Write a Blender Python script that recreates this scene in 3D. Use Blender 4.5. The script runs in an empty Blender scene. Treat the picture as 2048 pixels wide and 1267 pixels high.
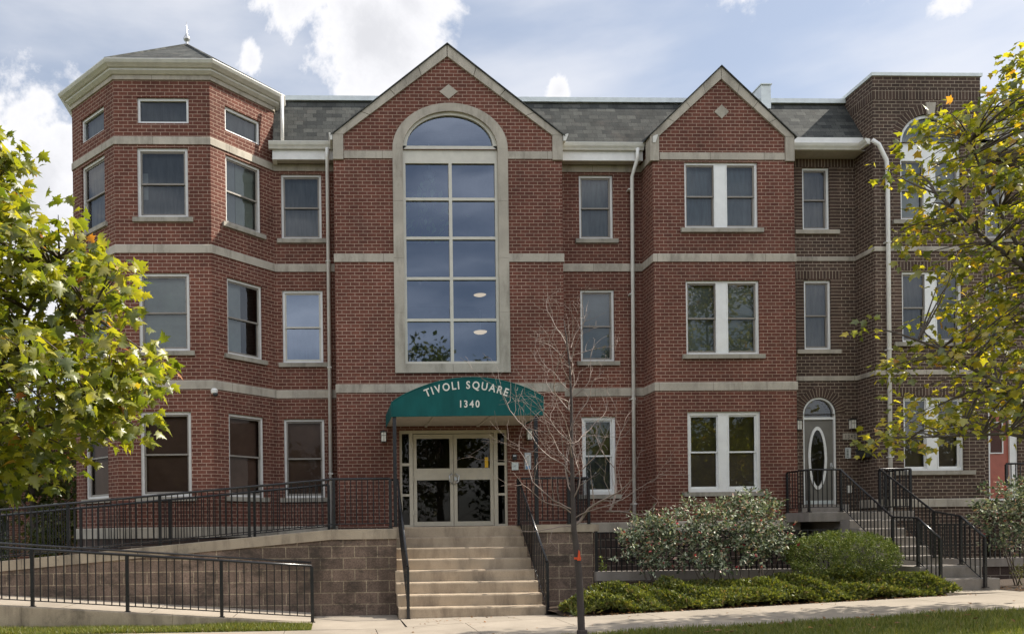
import bpy, math, random
import numpy as np
from mathutils import Vector, Matrix
R = math.radians
rng = np.random.default_rng(7)
random.seed(7)
scene = bpy.context.scene
COL = scene.collection

# ------------------------------------------------------------------ camera
cam_d = bpy.data.cameras.new('camera')
cam = bpy.data.objects.new('camera', cam_d)
COL.objects.link(cam)
right = Vector((0.99928187, -0.03571009, -0.01266999))
up = Vector((0.01267084, -0.00020237, 0.99991970))
fwd = Vector((0.03570979, 0.99936217, -0.00025025))
m = Matrix((right, up, -fwd)).transposed().to_4x4()
m.translation = Vector((0, 0, 1.6))
cam.matrix_world = m
cam_d.sensor_width = 36
cam_d.lens = 1631.63 / 2048 * 36
cam_d.shift_x = (1024 - 721.26) / 2048
cam_d.shift_y = (1067.70 - 633.5) / 2048
cam_d.clip_start = 0.1
cam_d.clip_end = 3000
scene.camera = cam

# ------------------------------------------------------------------ world, sun, exposure
SUN = Vector((1.0, 0.108, 0.90)).normalized()
EL = math.asin(SUN.z)
AZ = math.atan2(SUN.x, SUN.y)
world = bpy.data.worlds.new('World')
scene.world = world
world.use_nodes = True
nt = world.node_tree
nt.nodes.clear()
def wn(t, **k):
    n = nt.nodes.new(t)
    for a, b in k.items(): setattr(n, a, b)
    return n
def lk(a, b): nt.links.new(a, b)
sky = wn('ShaderNodeTexSky', sky_type='NISHITA', sun_disc=False, sun_elevation=EL, sun_rotation=AZ)
sky.dust_density = 1.0; sky.ozone_density = 1.0; sky.air_density = 1.0
bg_sky = wn('ShaderNodeBackground'); bg_sky.inputs[1].default_value = 0.085
# pale haze veils the blue
veil = wn('ShaderNodeMix', data_type='RGBA'); veil.inputs[0].default_value = 0.40
lk(sky.outputs[0], veil.inputs[6]); veil.inputs[7].default_value = (5.6, 6.0, 6.8, 1)
lk(veil.outputs[2], bg_sky.inputs[0])
tc = wn('ShaderNodeTexCoord')
def vmath(op, a, b=None):
    n = wn('ShaderNodeVectorMath', operation=op)
    if hasattr(a, 'is_linked'): lk(a, n.inputs[0])
    else: n.inputs[0].default_value = a
    if b is not None:
        if hasattr(b, 'is_linked'): lk(b, n.inputs[1])
        else: n.inputs[1].default_value = b
    return n
def fmath(op, a, b=None, clamp=False):
    n = wn('ShaderNodeMath', operation=op); n.use_clamp = clamp
    for i, v in enumerate((a, b)):
        if v is None: continue
        if hasattr(v, 'is_linked'): lk(v, n.inputs[i])
        else: n.inputs[i].default_value = v
    return n.outputs[0]
DIR = tc.outputs['Generated']
noise = wn('ShaderNodeTexNoise'); lk(DIR, noise.inputs['Vector'])
noise.inputs['Scale'].default_value = 6.0; noise.inputs['Detail'].default_value = 12.0
noise.inputs['Roughness'].default_value = 0.66; noise.inputs['Distortion'].default_value = 0.4
noiseb = wn('ShaderNodeTexNoise'); lk(DIR, noiseb.inputs['Vector']); noiseb.inputs['Scale'].default_value = 24.0; noiseb.inputs['Detail'].default_value = 8.0; noiseb.inputs['Roughness'].default_value = 0.62
# cumulus banks: each a soft blob about one direction of the sky (x, y, z, radius, weight)
CLOUDS = [(0.05, 1, .605, .112, 1.0), (.10, 1, .66, .07, .8), (-.035, 1, .645, .065, .7), (.03, 1, .555, .06, .8), (-.36, 1, .42, .16, 1.0), (-.50, 1, .40, .22, 1.1), (-.34, 1, .30, .12, .8), (.29, 1, .545, .028, .80),
          (.535, 1, .685, .045, .62), (.62, 1, .72, .04, .5), (.78, 1, .66, .03, .45), (-.05, 1, .72, .06, .5), (-.09, 1, .585, .03, .62), (-.07, 1, .66, .05, .5),
          (-.9, -1, .9, .40, .9), (.4, -1, 1.25, .30, .8), (1.2, -.8, .7, .4, .9), (-1.2, -.7, .4, .4, .8), (-1.5, .2, .8, .4, .7), (1.4, .6, .9, .3, .6), (0.1, .1, 1, .25, .5)]  # unseen banks; those behind the camera are added to light the facade
acc = None
for (x, y, z, r, w) in CLOUDS:
    c = Vector((x, y, z)).normalized()
    d = vmath('DISTANCE', DIR, tuple(c)).outputs['Value']
    g = fmath('MULTIPLY', fmath('SUBTRACT', 1.0, fmath('DIVIDE', d, r), True), w)
    acc = g if acc is None else fmath('MAXIMUM', acc, g)
dens = fmath('ADD', fmath('ADD', acc, fmath('MULTIPLY', fmath('SUBTRACT', noise.outputs[0], 0.5), 1.7)), fmath('MULTIPLY', fmath('SUBTRACT', noiseb.outputs[0], 0.5), 0.8))
ramp = wn('ShaderNodeMapRange', interpolation_type='SMOOTHSTEP'); lk(dens, ramp.inputs[0])
ramp.inputs[1].default_value = 0.22; ramp.inputs[2].default_value = 0.52
shade = wn('ShaderNodeMapRange', interpolation_type='SMOOTHSTEP'); lk(dens, shade.inputs[0])
shade.inputs[1].default_value = 0.45; shade.inputs[2].default_value = 1.15
ccol = wn('ShaderNodeMix', data_type='RGBA'); lk(shade.outputs[0], ccol.inputs[0])
ccol.inputs[6].default_value = (0.60, 0.60, 0.62, 1); ccol.inputs[7].default_value = (0.47, 0.475, 0.50, 1)
bg_c = wn('ShaderNodeBackground'); lk(ccol.outputs[2], bg_c.inputs[0])
sepd = wn('ShaderNodeSeparateXYZ'); lk(DIR, sepd.inputs[0])
side = wn('ShaderNodeMapRange'); lk(sepd.outputs[1], side.inputs[0]); side.inputs[1].default_value = .25; side.inputs[2].default_value = -.6; side.inputs[3].default_value = 1.0; side.inputs[4].default_value = 2.3  # brightens the clouds behind the camera as added light on the facade
lk(side.outputs[0], bg_c.inputs[1])
# thin high cirrus, stretched streaks
mp = wn('ShaderNodeMapping'); mp.inputs['Scale'].default_value = (2.0, 2.0, 7.0); mp.inputs['Rotation'].default_value = (0, R(18), 0)
lk(DIR, mp.inputs['Vector'])
n2 = wn('ShaderNodeTexNoise'); lk(mp.outputs[0], n2.inputs['Vector']); n2.inputs['Scale'].default_value = 1.6; n2.inputs['Detail'].default_value = 6
cir = wn('ShaderNodeMapRange', interpolation_type='SMOOTHSTEP'); lk(n2.outputs[0], cir.inputs[0])
cir.inputs[1].default_value = 0.36; cir.inputs[2].default_value = 0.72; cir.inputs[4].default_value = 0.62
fac = fmath('MAXIMUM', ramp.outputs[0], cir.outputs[0])
mixw = wn('ShaderNodeMixShader'); lk(fac, mixw.inputs[0]); lk(bg_sky.outputs[0], mixw.inputs[1]); lk(bg_c.outputs[0], mixw.inputs[2])
wo = wn('ShaderNodeOutputWorld'); lk(mixw.outputs[0], wo.inputs[0])

sun_d = bpy.data.lights.new('sun', 'SUN'); sun_d.energy = 5.0; sun_d.angle = R(0.55); sun_d.color = (1.0, 0.93, 0.82)
sun = bpy.data.objects.new('sun', sun_d); COL.objects.link(sun)
sun.rotation_euler = SUN.to_track_quat('Z', 'Y').to_euler(); sun.location = (20, 5, 30)

vs = scene.view_settings
vs.view_transform = 'Standard'; vs.look = 'None'; vs.gamma = 1; vs.exposure = 0.75; vs.use_curve_mapping = False
scene.cycles.max_bounces = 6; scene.cycles.diffuse_bounces = 3; scene.cycles.glossy_bounces = 4
scene.cycles.transmission_bounces = 4; scene.cycles.transparent_max_bounces = 8
scene.cycles.caustics_reflective = False; scene.cycles.caustics_refractive = False

# ------------------------------------------------------------------ materials
class NT:
    def __init__(s, name):
        s.m = bpy.data.materials.new(name); s.m.use_nodes = True
        s.t = s.m.node_tree; s.t.nodes.clear()
        s.out = s.n('ShaderNodeOutputMaterial')
    def n(s, t, **k):
        n = s.t.nodes.new(t)
        for a, b in k.items(): setattr(n, a, b)
        return n
    def l(s, a, b): s.t.links.new(a, b)
    def mul(s, a, b):
        x = s.n('ShaderNodeMix', data_type='RGBA', blend_type='MULTIPLY'); x.inputs[0].default_value = 1
        s.l(a, x.inputs[6]); s.l(b, x.inputs[7]); return x.outputs[2]
    def mix(s, f, a, b):
        x = s.n('ShaderNodeMix', data_type='RGBA')
        for i, v in ((0, f), (6, a), (7, b)):
            if hasattr(v, 'is_linked'): s.l(v, x.inputs[i])
            else: x.inputs[i].default_value = (*v, 1) if isinstance(v, tuple) else v
        return x.outputs[2]
    def noise(s, scale, detail=4, rough=.55, stretch=(1, 1, 1), src='Object'):
        c = s.n('ShaderNodeTexCoord'); mp = s.n('ShaderNodeMapping'); mp.inputs['Scale'].default_value = stretch
        s.l(c.outputs[src], mp.inputs[0])
        x = s.n('ShaderNodeTexNoise'); s.l(mp.outputs[0], x.inputs['Vector'])
        x.inputs['Scale'].default_value = scale; x.inputs['Detail'].default_value = detail; x.inputs['Roughness'].default_value = rough
        return x.outputs[0]
    def rng(s, v, a, b, c, d):
        x = s.n('ShaderNodeMapRange'); s.l(v, x.inputs[0])
        for i, q in enumerate((a, b, c, d)): x.inputs[i + 1].default_value = q
        return x.outputs[0]
    def bump(s, h, st, dist=.01):
        b = s.n('ShaderNodeBump'); b.inputs['Strength'].default_value = st; b.inputs['Distance'].default_value = dist
        s.l(h, b.inputs['Height']); return b.outputs[0]
    def surf(s, col, rough=.7, metal=0, normal=None, spec=.5):
        p = s.n('ShaderNodeBsdfPrincipled')
        if hasattr(col, 'is_linked'): s.l(col, p.inputs['Base Color'])
        else: p.inputs['Base Color'].default_value = (*col, 1)
        if hasattr(rough, 'is_linked'): s.l(rough, p.inputs['Roughness'])
        else: p.inputs['Roughness'].default_value = rough
        p.inputs['Metallic'].default_value = metal; p.inputs['Specular IOR Level'].default_value = spec
        if normal is not None: s.l(normal, p.inputs['Normal'])
        s.l(p.outputs[0], s.out.inputs[0]); return p

def brick_mat(name, c1, c2, mortar, w, h, ms, offset=.5, var=.35, vy=0.0, spots=0):
    s = NT(name)
    uv = s.n('ShaderNodeUVMap', uv_map='UVMap')
    mp = s.n('ShaderNodeMapping'); mp.inputs['Location'].default_value = (0, vy, 0); s.l(uv.outputs[0], mp.inputs[0])
    b = s.n('ShaderNodeTexBrick'); s.l(mp.outputs[0], b.inputs['Vector'])
    b.offset = offset; b.offset_frequency = 2; b.squash = 1
    b.inputs['Scale'].default_value = 1; b.inputs['Mortar Size'].default_value = ms; b.inputs['Mortar Smooth'].default_value = .15
    b.inputs['Brick Width'].default_value = w; b.inputs['Row Height'].default_value = h
    b.inputs['Color1'].default_value = (*c1, 1); b.inputs['Color2'].default_value = (*c2, 1); b.inputs['Mortar'].default_value = (*mortar, 1)
    big = s.rng(s.noise(.9, 5, .6), .3, .7, 1 - var * .55, 1 + var * .35)
    fine = s.rng(s.noise(45, 3, .6), .3, .7, 1 - var * .5, 1 + var * .5)
    streak = s.rng(s.noise(2.2, 4, .6, (1.6, 1.6, .22)), .35, .7, 1.0 + var * .2, 1 - var * .45)
    v = s.n('ShaderNodeMath', operation='MULTIPLY'); s.l(big, v.inputs[0]); s.l(fine, v.inputs[1])
    v2 = s.n('ShaderNodeMath', operation='MULTIPLY'); s.l(v.outputs[0], v2.inputs[0]); s.l(streak, v2.inputs[1])
    cc = s.n('ShaderNodeCombineColor')
    for i in range(3): s.l(v2.outputs[0], cc.inputs[i])
    col = s.mul(b.outputs['Color'], cc.outputs[0])
    drift = s.rng(s.noise(.22, 3, .5), .35, .65, .86, 1.12)
    c2 = s.n('ShaderNodeCombineColor'); [s.l(drift, c2.inputs[i]) for i in range(3)]
    col = s.mul(col, c2.outputs[0])
    # pale bloom of old mortar and lime
    col = s.mix(s.rng(s.noise(1.7, 6, .7),   .56, .78, 0, .12), col, (.36, .28, .23))
    if spots: col = s.mix(s.rng(s.noise(1.5, 7, .75, (1, 1, 1.7)), .50, .62, 0, spots), col, (.045, .037, .03))
    inv = s.n('ShaderNodeMath', operation='SUBTRACT'); inv.inputs[0].default_value = 1; s.l(b.outputs['Fac'], inv.inputs[1])
    s.surf(col, .88, normal=s.bump(inv.outputs[0], .5, .006), spec=.25)
    return s.m

def stone_mat(name, col, stain=(.16, .14, .11), amt=.55, scale=1.0, bump=.15, rough=.85, spots=.0, joint=0):
    s = NT(name)
    st = s.rng(s.noise(3.2 * scale, 6, .68, (1, 1, .28)), .48, .74, 0, amt)
    bl = s.rng(s.noise(1.3 * scale, 5, .6), .35, .7, .82, 1.1)
    fn = s.rng(s.noise(70, 3, .6), .3, .7, .9, 1.1)
    v = s.n('ShaderNodeMath', operation='MULTIPLY'); s.l(bl, v.inputs[0]); s.l(fn, v.inputs[1])
    cc = s.n('ShaderNodeCombineColor')
    for i in range(3): s.l(v.outputs[0], cc.inputs[i])
    c = s.mul(s.mix(st, col, stain), cc.outputs[0])
    if spots:
        sp = s.rng(s.noise(1.1, 7, .75), .56, .68, 0, spots)
        c = s.mix(sp, c, (.045, .04, .034))
    if joint:
        uv = s.n('ShaderNodeUVMap', uv_map='UVMap'); b = s.n('ShaderNodeTexBrick'); s.l(uv.outputs[0], b.inputs[0])
        b.offset = 0; b.inputs['Scale'].default_value = 1; b.inputs['Mortar Size'].default_value = .004; b.inputs['Mortar Smooth'].default_value = 0
        b.inputs['Brick Width'].default_value = joint; b.inputs['Row Height'].default_value = 90
        c = s.mix(b.outputs['Fac'], c, (.12, .10, .08))
    s.surf(c, rough, normal=s.bump(s.noise(55, 4, .6), bump, .01), spec=.25)
    return s.m

def plain(name, col, rough=.5, metal=0, var=.12, spec=.5, nscale=6):
    s = NT(name)
    v = s.rng(s.noise(nscale, 4, .6), .3, .7, 1 - var, 1 + var)
    cc = s.n('ShaderNodeCombineColor')
    for i in range(3): s.l(v, cc.inputs[i])
    rgb = s.n('ShaderNodeRGB'); rgb.outputs[0].default_value = (*col, 1)
    s.surf(s.mul(rgb.outputs[0], cc.outputs[0]), rough, metal, spec=spec)
    return s.m

def glass_mat(name, tint=(.55, .6, .6), refl=.12, rcol=(.95, .97, 1), wave=.02):
    s = NT(name)
    tr = s.n('ShaderNodeBsdfTransparent'); tr.inputs[0].default_value = (*tint, 1)
    gl = s.n('ShaderNodeBsdfGlossy'); gl.inputs['Roughness'].default_value = .015; gl.inputs[0].default_value = (*rcol, 1)
    s.l(s.bump(s.noise(1.3, 2, .5), wave, .05), gl.inputs['Normal'])
    fr = s.n('ShaderNodeFresnel'); fr.inputs[0].default_value = 1.5
    a = s.n('ShaderNodeMath', operation='ADD'); a.use_clamp = True; s.l(fr.outputs[0], a.inputs[0]); a.inputs[1].default_value = refl
    mx = s.n('ShaderNodeMixShader'); s.l(a.outputs[0], mx.inputs[0]); s.l(tr.outputs[0], mx.inputs[1]); s.l(gl.outputs[0], mx.inputs[2])
    s.l(mx.outputs[0], s.out.inputs[0]); return s.m

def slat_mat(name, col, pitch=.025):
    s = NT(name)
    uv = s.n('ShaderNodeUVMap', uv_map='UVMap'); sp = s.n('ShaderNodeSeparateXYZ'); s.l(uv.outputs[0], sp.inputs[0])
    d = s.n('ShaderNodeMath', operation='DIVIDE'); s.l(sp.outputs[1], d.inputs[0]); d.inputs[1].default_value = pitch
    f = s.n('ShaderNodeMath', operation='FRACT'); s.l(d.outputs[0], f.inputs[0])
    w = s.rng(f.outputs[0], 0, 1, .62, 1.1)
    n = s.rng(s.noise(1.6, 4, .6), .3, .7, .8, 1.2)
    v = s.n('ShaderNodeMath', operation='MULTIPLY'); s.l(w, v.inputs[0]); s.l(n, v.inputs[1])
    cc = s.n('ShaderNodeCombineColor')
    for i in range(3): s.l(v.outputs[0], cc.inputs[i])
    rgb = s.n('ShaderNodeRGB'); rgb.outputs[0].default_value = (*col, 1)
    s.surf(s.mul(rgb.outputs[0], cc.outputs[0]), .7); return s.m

def curtain_mat(name, col):
    s = NT(name)
    n = s.rng(s.noise(5, 5, .65, (2.2, 2.2, .35)), .3, .7, .62, 1.3)
    cc = s.n('ShaderNodeCombineColor')
    for i in range(3): s.l(n, cc.inputs[i])
    rgb = s.n('ShaderNodeRGB'); rgb.outputs[0].default_value = (*col, 1)
    s.surf(s.mul(rgb.outputs[0], cc.outputs[0]), .9, spec=.2); return s.m

def leaf_mat(name, cols, trans, tw=.45, gloss=.06, rough=.45):
    """cols: list of (pos, rgb) over the random-per-leaf value"""
    s = NT(name)
    g = s.n('ShaderNodeNewGeometry')
    r = s.n('ShaderNodeValToRGB'); s.l(g.outputs['Random Per Island'], r.inputs[0])
    e = r.color_ramp.elements
    e[0].position, e[0].color = cols[0][0], (*cols[0][1], 1)
    e[1].position, e[1].color = cols[-1][0], (*cols[-1][1], 1)
    for p, c in cols[1:-1]:
        q = e.new(p); q.color = (*c, 1)
    df = s.n('ShaderNodeBsdfDiffuse'); s.l(r.outputs[0], df.inputs[0])
    tl = s.n('ShaderNodeBsdfTranslucent')
    tt = s.n('ShaderNodeRGB'); tt.outputs[0].default_value = (*trans, 1)
    s.l(s.mul(r.outputs[0], tt.outputs[0]), tl.inputs[0])
    mx = s.n('ShaderNodeMixShader'); mx.inputs[0].default_value = tw; s.l(df.outputs[0], mx.inputs[1]); s.l(tl.outputs[0], mx.inputs[2])
    gl = s.n('ShaderNodeBsdfGlossy'); gl.inputs['Roughness'].default_value = rough
    m2 = s.n('ShaderNodeMixShader'); m2.inputs[0].default_value = gloss; s.l(mx.outputs[0], m2.inputs[1]); s.l(gl.outputs[0], m2.inputs[2])
    s.l(m2.outputs[0], s.out.inputs[0]); return s.m

BW, BH = .194, .0766
M = {}
M['brick'] = brick_mat('red_brick', (.155, .056, .038), (.112, .041, .029), (.39, .275, .21), BW, BH, .0062)
M['dbrick'] = brick_mat('dark_brick', (.096, .060, .045), (.062, .040, .031), (.38, .31, .235), BW, BH, .0058)
M['soldier'] = brick_mat('soldier_brick', (.096, .060, .045), (.062, .040, .031), (.38, .31, .235), BH, .6, .0058, 0)
M['stack'] = brick_mat('stack_brick', (.096, .060, .045), (.062, .040, .031), (.38, .31, .235), .6, BH, .0058, 0)
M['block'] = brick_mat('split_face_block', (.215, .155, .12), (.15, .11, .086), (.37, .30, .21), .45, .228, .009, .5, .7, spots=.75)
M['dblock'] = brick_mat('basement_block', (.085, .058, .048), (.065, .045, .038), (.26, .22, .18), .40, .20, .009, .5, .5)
M['shingle'] = brick_mat('roof_shingle', (.090, .092, .084), (.036, .039, .038), (.022, .022, .022), .22, .13, .004, .37, .5)
M['stone'] = stone_mat('limestone', (.45, .405, .335), (.17, .15, .12), .75)
M['jstone'] = stone_mat('jointed_limestone', (.45, .405, .335), (.17, .15, .12), .8, joint=1.22)
M['sill'] = stone_mat('sill_stone', (.36, .33, .275), (.13, .12, .10), .8, 1.6)
M['concrete'] = stone_mat('step_concrete', (.43, .345, .25), (.17, .13, .095), .75, 1.0, .3)
M['gconcrete'] = stone_mat('grey_concrete', (.30, .27, .24), (.14, .12, .10), .6, 1.0, .3)
M['walk'] = stone_mat('sidewalk_concrete', (.36, .31, .25), (.25, .21, .165), .5, .5, .25)
M['cap'] = stone_mat('coping_concrete', (.40, .335, .25), (.12, .10, .08), .8, .9, .5, spots=.5)
M['white'] = plain('white_paint', (.72, .71, .68), .45, 0, .08)
M['vinyl'] = plain('white_vinyl', (.76, .76, .74), .35, 0, .05)
M['frame'] = plain('pale_aluminium', (.66, .65, .62), .4, 0, .08)
M['sash'] = plain('taupe_sash', (.24, .215, .185), .45, 0, .1)
M['almond'] = plain('almond_frame', (.56, .53, .45), .4, 0, .07)
M['gutter'] = plain('gutter_paint', (.60, .585, .53), .4, 0, .1)
M['beige'] = plain('beige_door_metal', (.50, .45, .355), .4, 0, .06)
M['iron'] = plain('black_iron', (.016, .016, .018), .25, 0, .2, .5)
M['black'] = plain('black_plastic', (.02, .02, .02), .4)
M['downspout'] = plain('white_downspout', (.80, .79, .75), .4, 0, .08)
M['metalw'] = plain('brushed_steel', (.5, .5, .5), .35, .8)
M['roofcap'] = plain('white_flashing', (.62, .66, .65), .4, .2)
def canvas_mat():
    s = NT('green_canvas'); v = s.rng(s.noise(2.6, 5, .65, (1, 1, .35)), .3, .72, .74, 1.22)
    cc = s.n('ShaderNodeCombineColor'); [s.l(v, cc.inputs[i]) for i in range(3)]
    rgb = s.n('ShaderNodeRGB'); rgb.outputs[0].default_value = (.006, .088, .084, 1)
    s.surf(s.mul(rgb.outputs[0], cc.outputs[0]), .8, normal=s.bump(s.noise(1.9, 3, .5, (1.6, 1, .6)), .35, .08), spec=.25); return s.m
M['awning'] = canvas_mat()
M['soffit'] = plain('soffit_panel', (.42, .39, .34), .6)
M['letter'] = plain('cream_lettering', (.72, .70, .62), .6, 0, .05)
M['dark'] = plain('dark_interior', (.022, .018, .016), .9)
M['room'] = plain('stairwell_paint', (.16, .17, .19), .9)
M['glass'] = glass_mat('window_glass', (.74, .77, .76), .035, (.80, .82, .84))
M['glass_dark'] = glass_mat('screened_glass', (.66, .60, .57), -.02, (.55, .5, .47))
M['glass_blue'] = glass_mat('stair_window_glass', (.50, .56, .62), .20, (.58, .66, .80))
M['glass_door'] = glass_mat('door_glass', (.42, .42, .40), .0, (.6, .57, .54))
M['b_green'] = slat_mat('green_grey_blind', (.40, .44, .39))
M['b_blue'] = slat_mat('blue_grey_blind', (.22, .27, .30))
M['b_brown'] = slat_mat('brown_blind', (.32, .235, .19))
M['b_tree_reflection'] = slat_mat('tree_reflection_blind', (.22, .19, .07))  # olive of mirrored trees painted into the blind colour
M['b_pale'] = slat_mat('pale_blind_and_reflection', (.42, .44, .44))  # pale blinds, also the reflection painted into the tower's third-floor window
M['c_grey'] = curtain_mat('grey_curtain', (.17, .18, .18))
M['c_blue'] = curtain_mat('blue_grey_curtain', (.16, .20, .225))
M['c_dark'] = curtain_mat('dark_curtain', (.13, .135, .138))
M['c_taupe'] = curtain_mat('taupe_screen', (.20, .175, .155))
M['doorgrey'] = plain('grey_door_paint', (.155, .145, .125), .45)
M['doorred'] = plain('salmon_door_paint', (.36, .10, .065), .5)
M['bark'] = stone_mat('tree_bark', (.13, .105, .085), (.05, .04, .033), .8, 4, .6)
M['sapbark'] = stone_mat('sapling_bark', (.085, .068, .06), (.07, .055, .05), .5, 5, .4)
M['twig'] = plain('pale_twig_bark', (.26, .195, .16), .55, 0, .3, .5, 3)
M['soil'] = stone_mat('mulch_soil', (.075, .052, .036), (.03, .022, .016), .8, 6, .9)
M['turf'] = stone_mat('turf_base', (.085, .105, .025), (.12, .10, .04), .6, 2.5, .8)
M['asphalt'] = stone_mat('street_asphalt', (.052, .052, .052), (.035, .035, .035), .5, 1, .4)
M['orange'] = plain('orange_tape', (.75, .09, .02), .5)
M['yellow'] = plain('yellow_sticker', (.80, .48, .03), .6, 0, .1)
M['lampw'] = plain('frosted_lamp_glass', (.72, .70, .62), .3, 0, .05)
M['leafL'] = leaf_mat('plane_tree_leaf', [(0, (.085, .115, .014)), (.35, (.16, .18, .018)), (.7, (.27, .27, .024)), (.985, (.34, .30, .03)), (.993, (.40, .18, .03)), (1, (.34, .10, .02))], (1.9, 1.9, .9), .5, .07)
M['leafR'] = leaf_mat('autumn_plane_leaf', [(0, (.09, .115, .014)), (.4, (.20, .21, .02)), (.75, (.36, .33, .026)), (.96, (.46, .36, .03)), (1, (.40, .19, .03))], (2.0, 1.95, .8), .5, .07)
M['leafB'] = leaf_mat('far_tree_leaf', [(0, (.05, .07, .02)), (.5, (.09, .11, .025)), (1, (.16, .15, .035))], (1.3, 1.3, .8), .4, .04)
M['rose'] = leaf_mat('rose_leaf', [(0, (.04, .062, .03)), (.42, (.09, .125, .065)), (.62, (.30, .345, .22)), (.86, (.48, .50, .37)), (.90, (.46, .36, .26)), (.975, (.40, .22, .17)), (.99, (.40, .06, .07)), (1, (.45, .03, .05))], (1.0, 1.1, .5), .16, .05, .5)
M['box'] = leaf_mat('boxwood_leaf', [(0, (.075, .11, .022)), (.6, (.14, .18, .036)), (1, (.25, .26, .06))], (1.1, 1.2, .4), .12, .03, .5)
M['juniper'] = leaf_mat('juniper_needle', [(0, (.07, .095, .024)), (.6, (.15, .17, .036)), (.90, (.25, .25, .045)), (1, (.22, .15, .06))], (1.2, 1.2, .5), .3, .04)
M['grass'] = leaf_mat('grass_blade', [(0, (.09, .12, .02)), (.55, (.17, .20, .03)), (.85, (.27, .26, .05)), (1, (.33, .26, .11))], (1.2, 1.2, .5), .35, .04)
M['litter'] = leaf_mat('dry_leaf', [(0, (.16, .08, .035)), (.6, (.28, .15, .06)), (1, (.36, .20, .12))], (.8, .7, .5), .2, .03)
M['weed'] = leaf_mat('weed_leaf', [(0, (.14, .20, .03)), (1, (.26, .30, .05))], (1.4, 1.4, .5), .4, .05)
M['houseplant'] = leaf_mat('house_plant_leaf', [(0, (.18, .34, .12)), (1, (.42, .60, .28))], (1, 1, 1), .3, .05)
def emit_mat(name, col, st):
    s = NT(name); e = s.n('ShaderNodeEmission'); e.inputs[0].default_value = (*col, 1); e.inputs[1].default_value = st
    s.l(e.outputs[0], s.out.inputs[0]); return s.m
M['lit'] = emit_mat('lit_lamp_glass', (1, .72, .42), .8)

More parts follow.
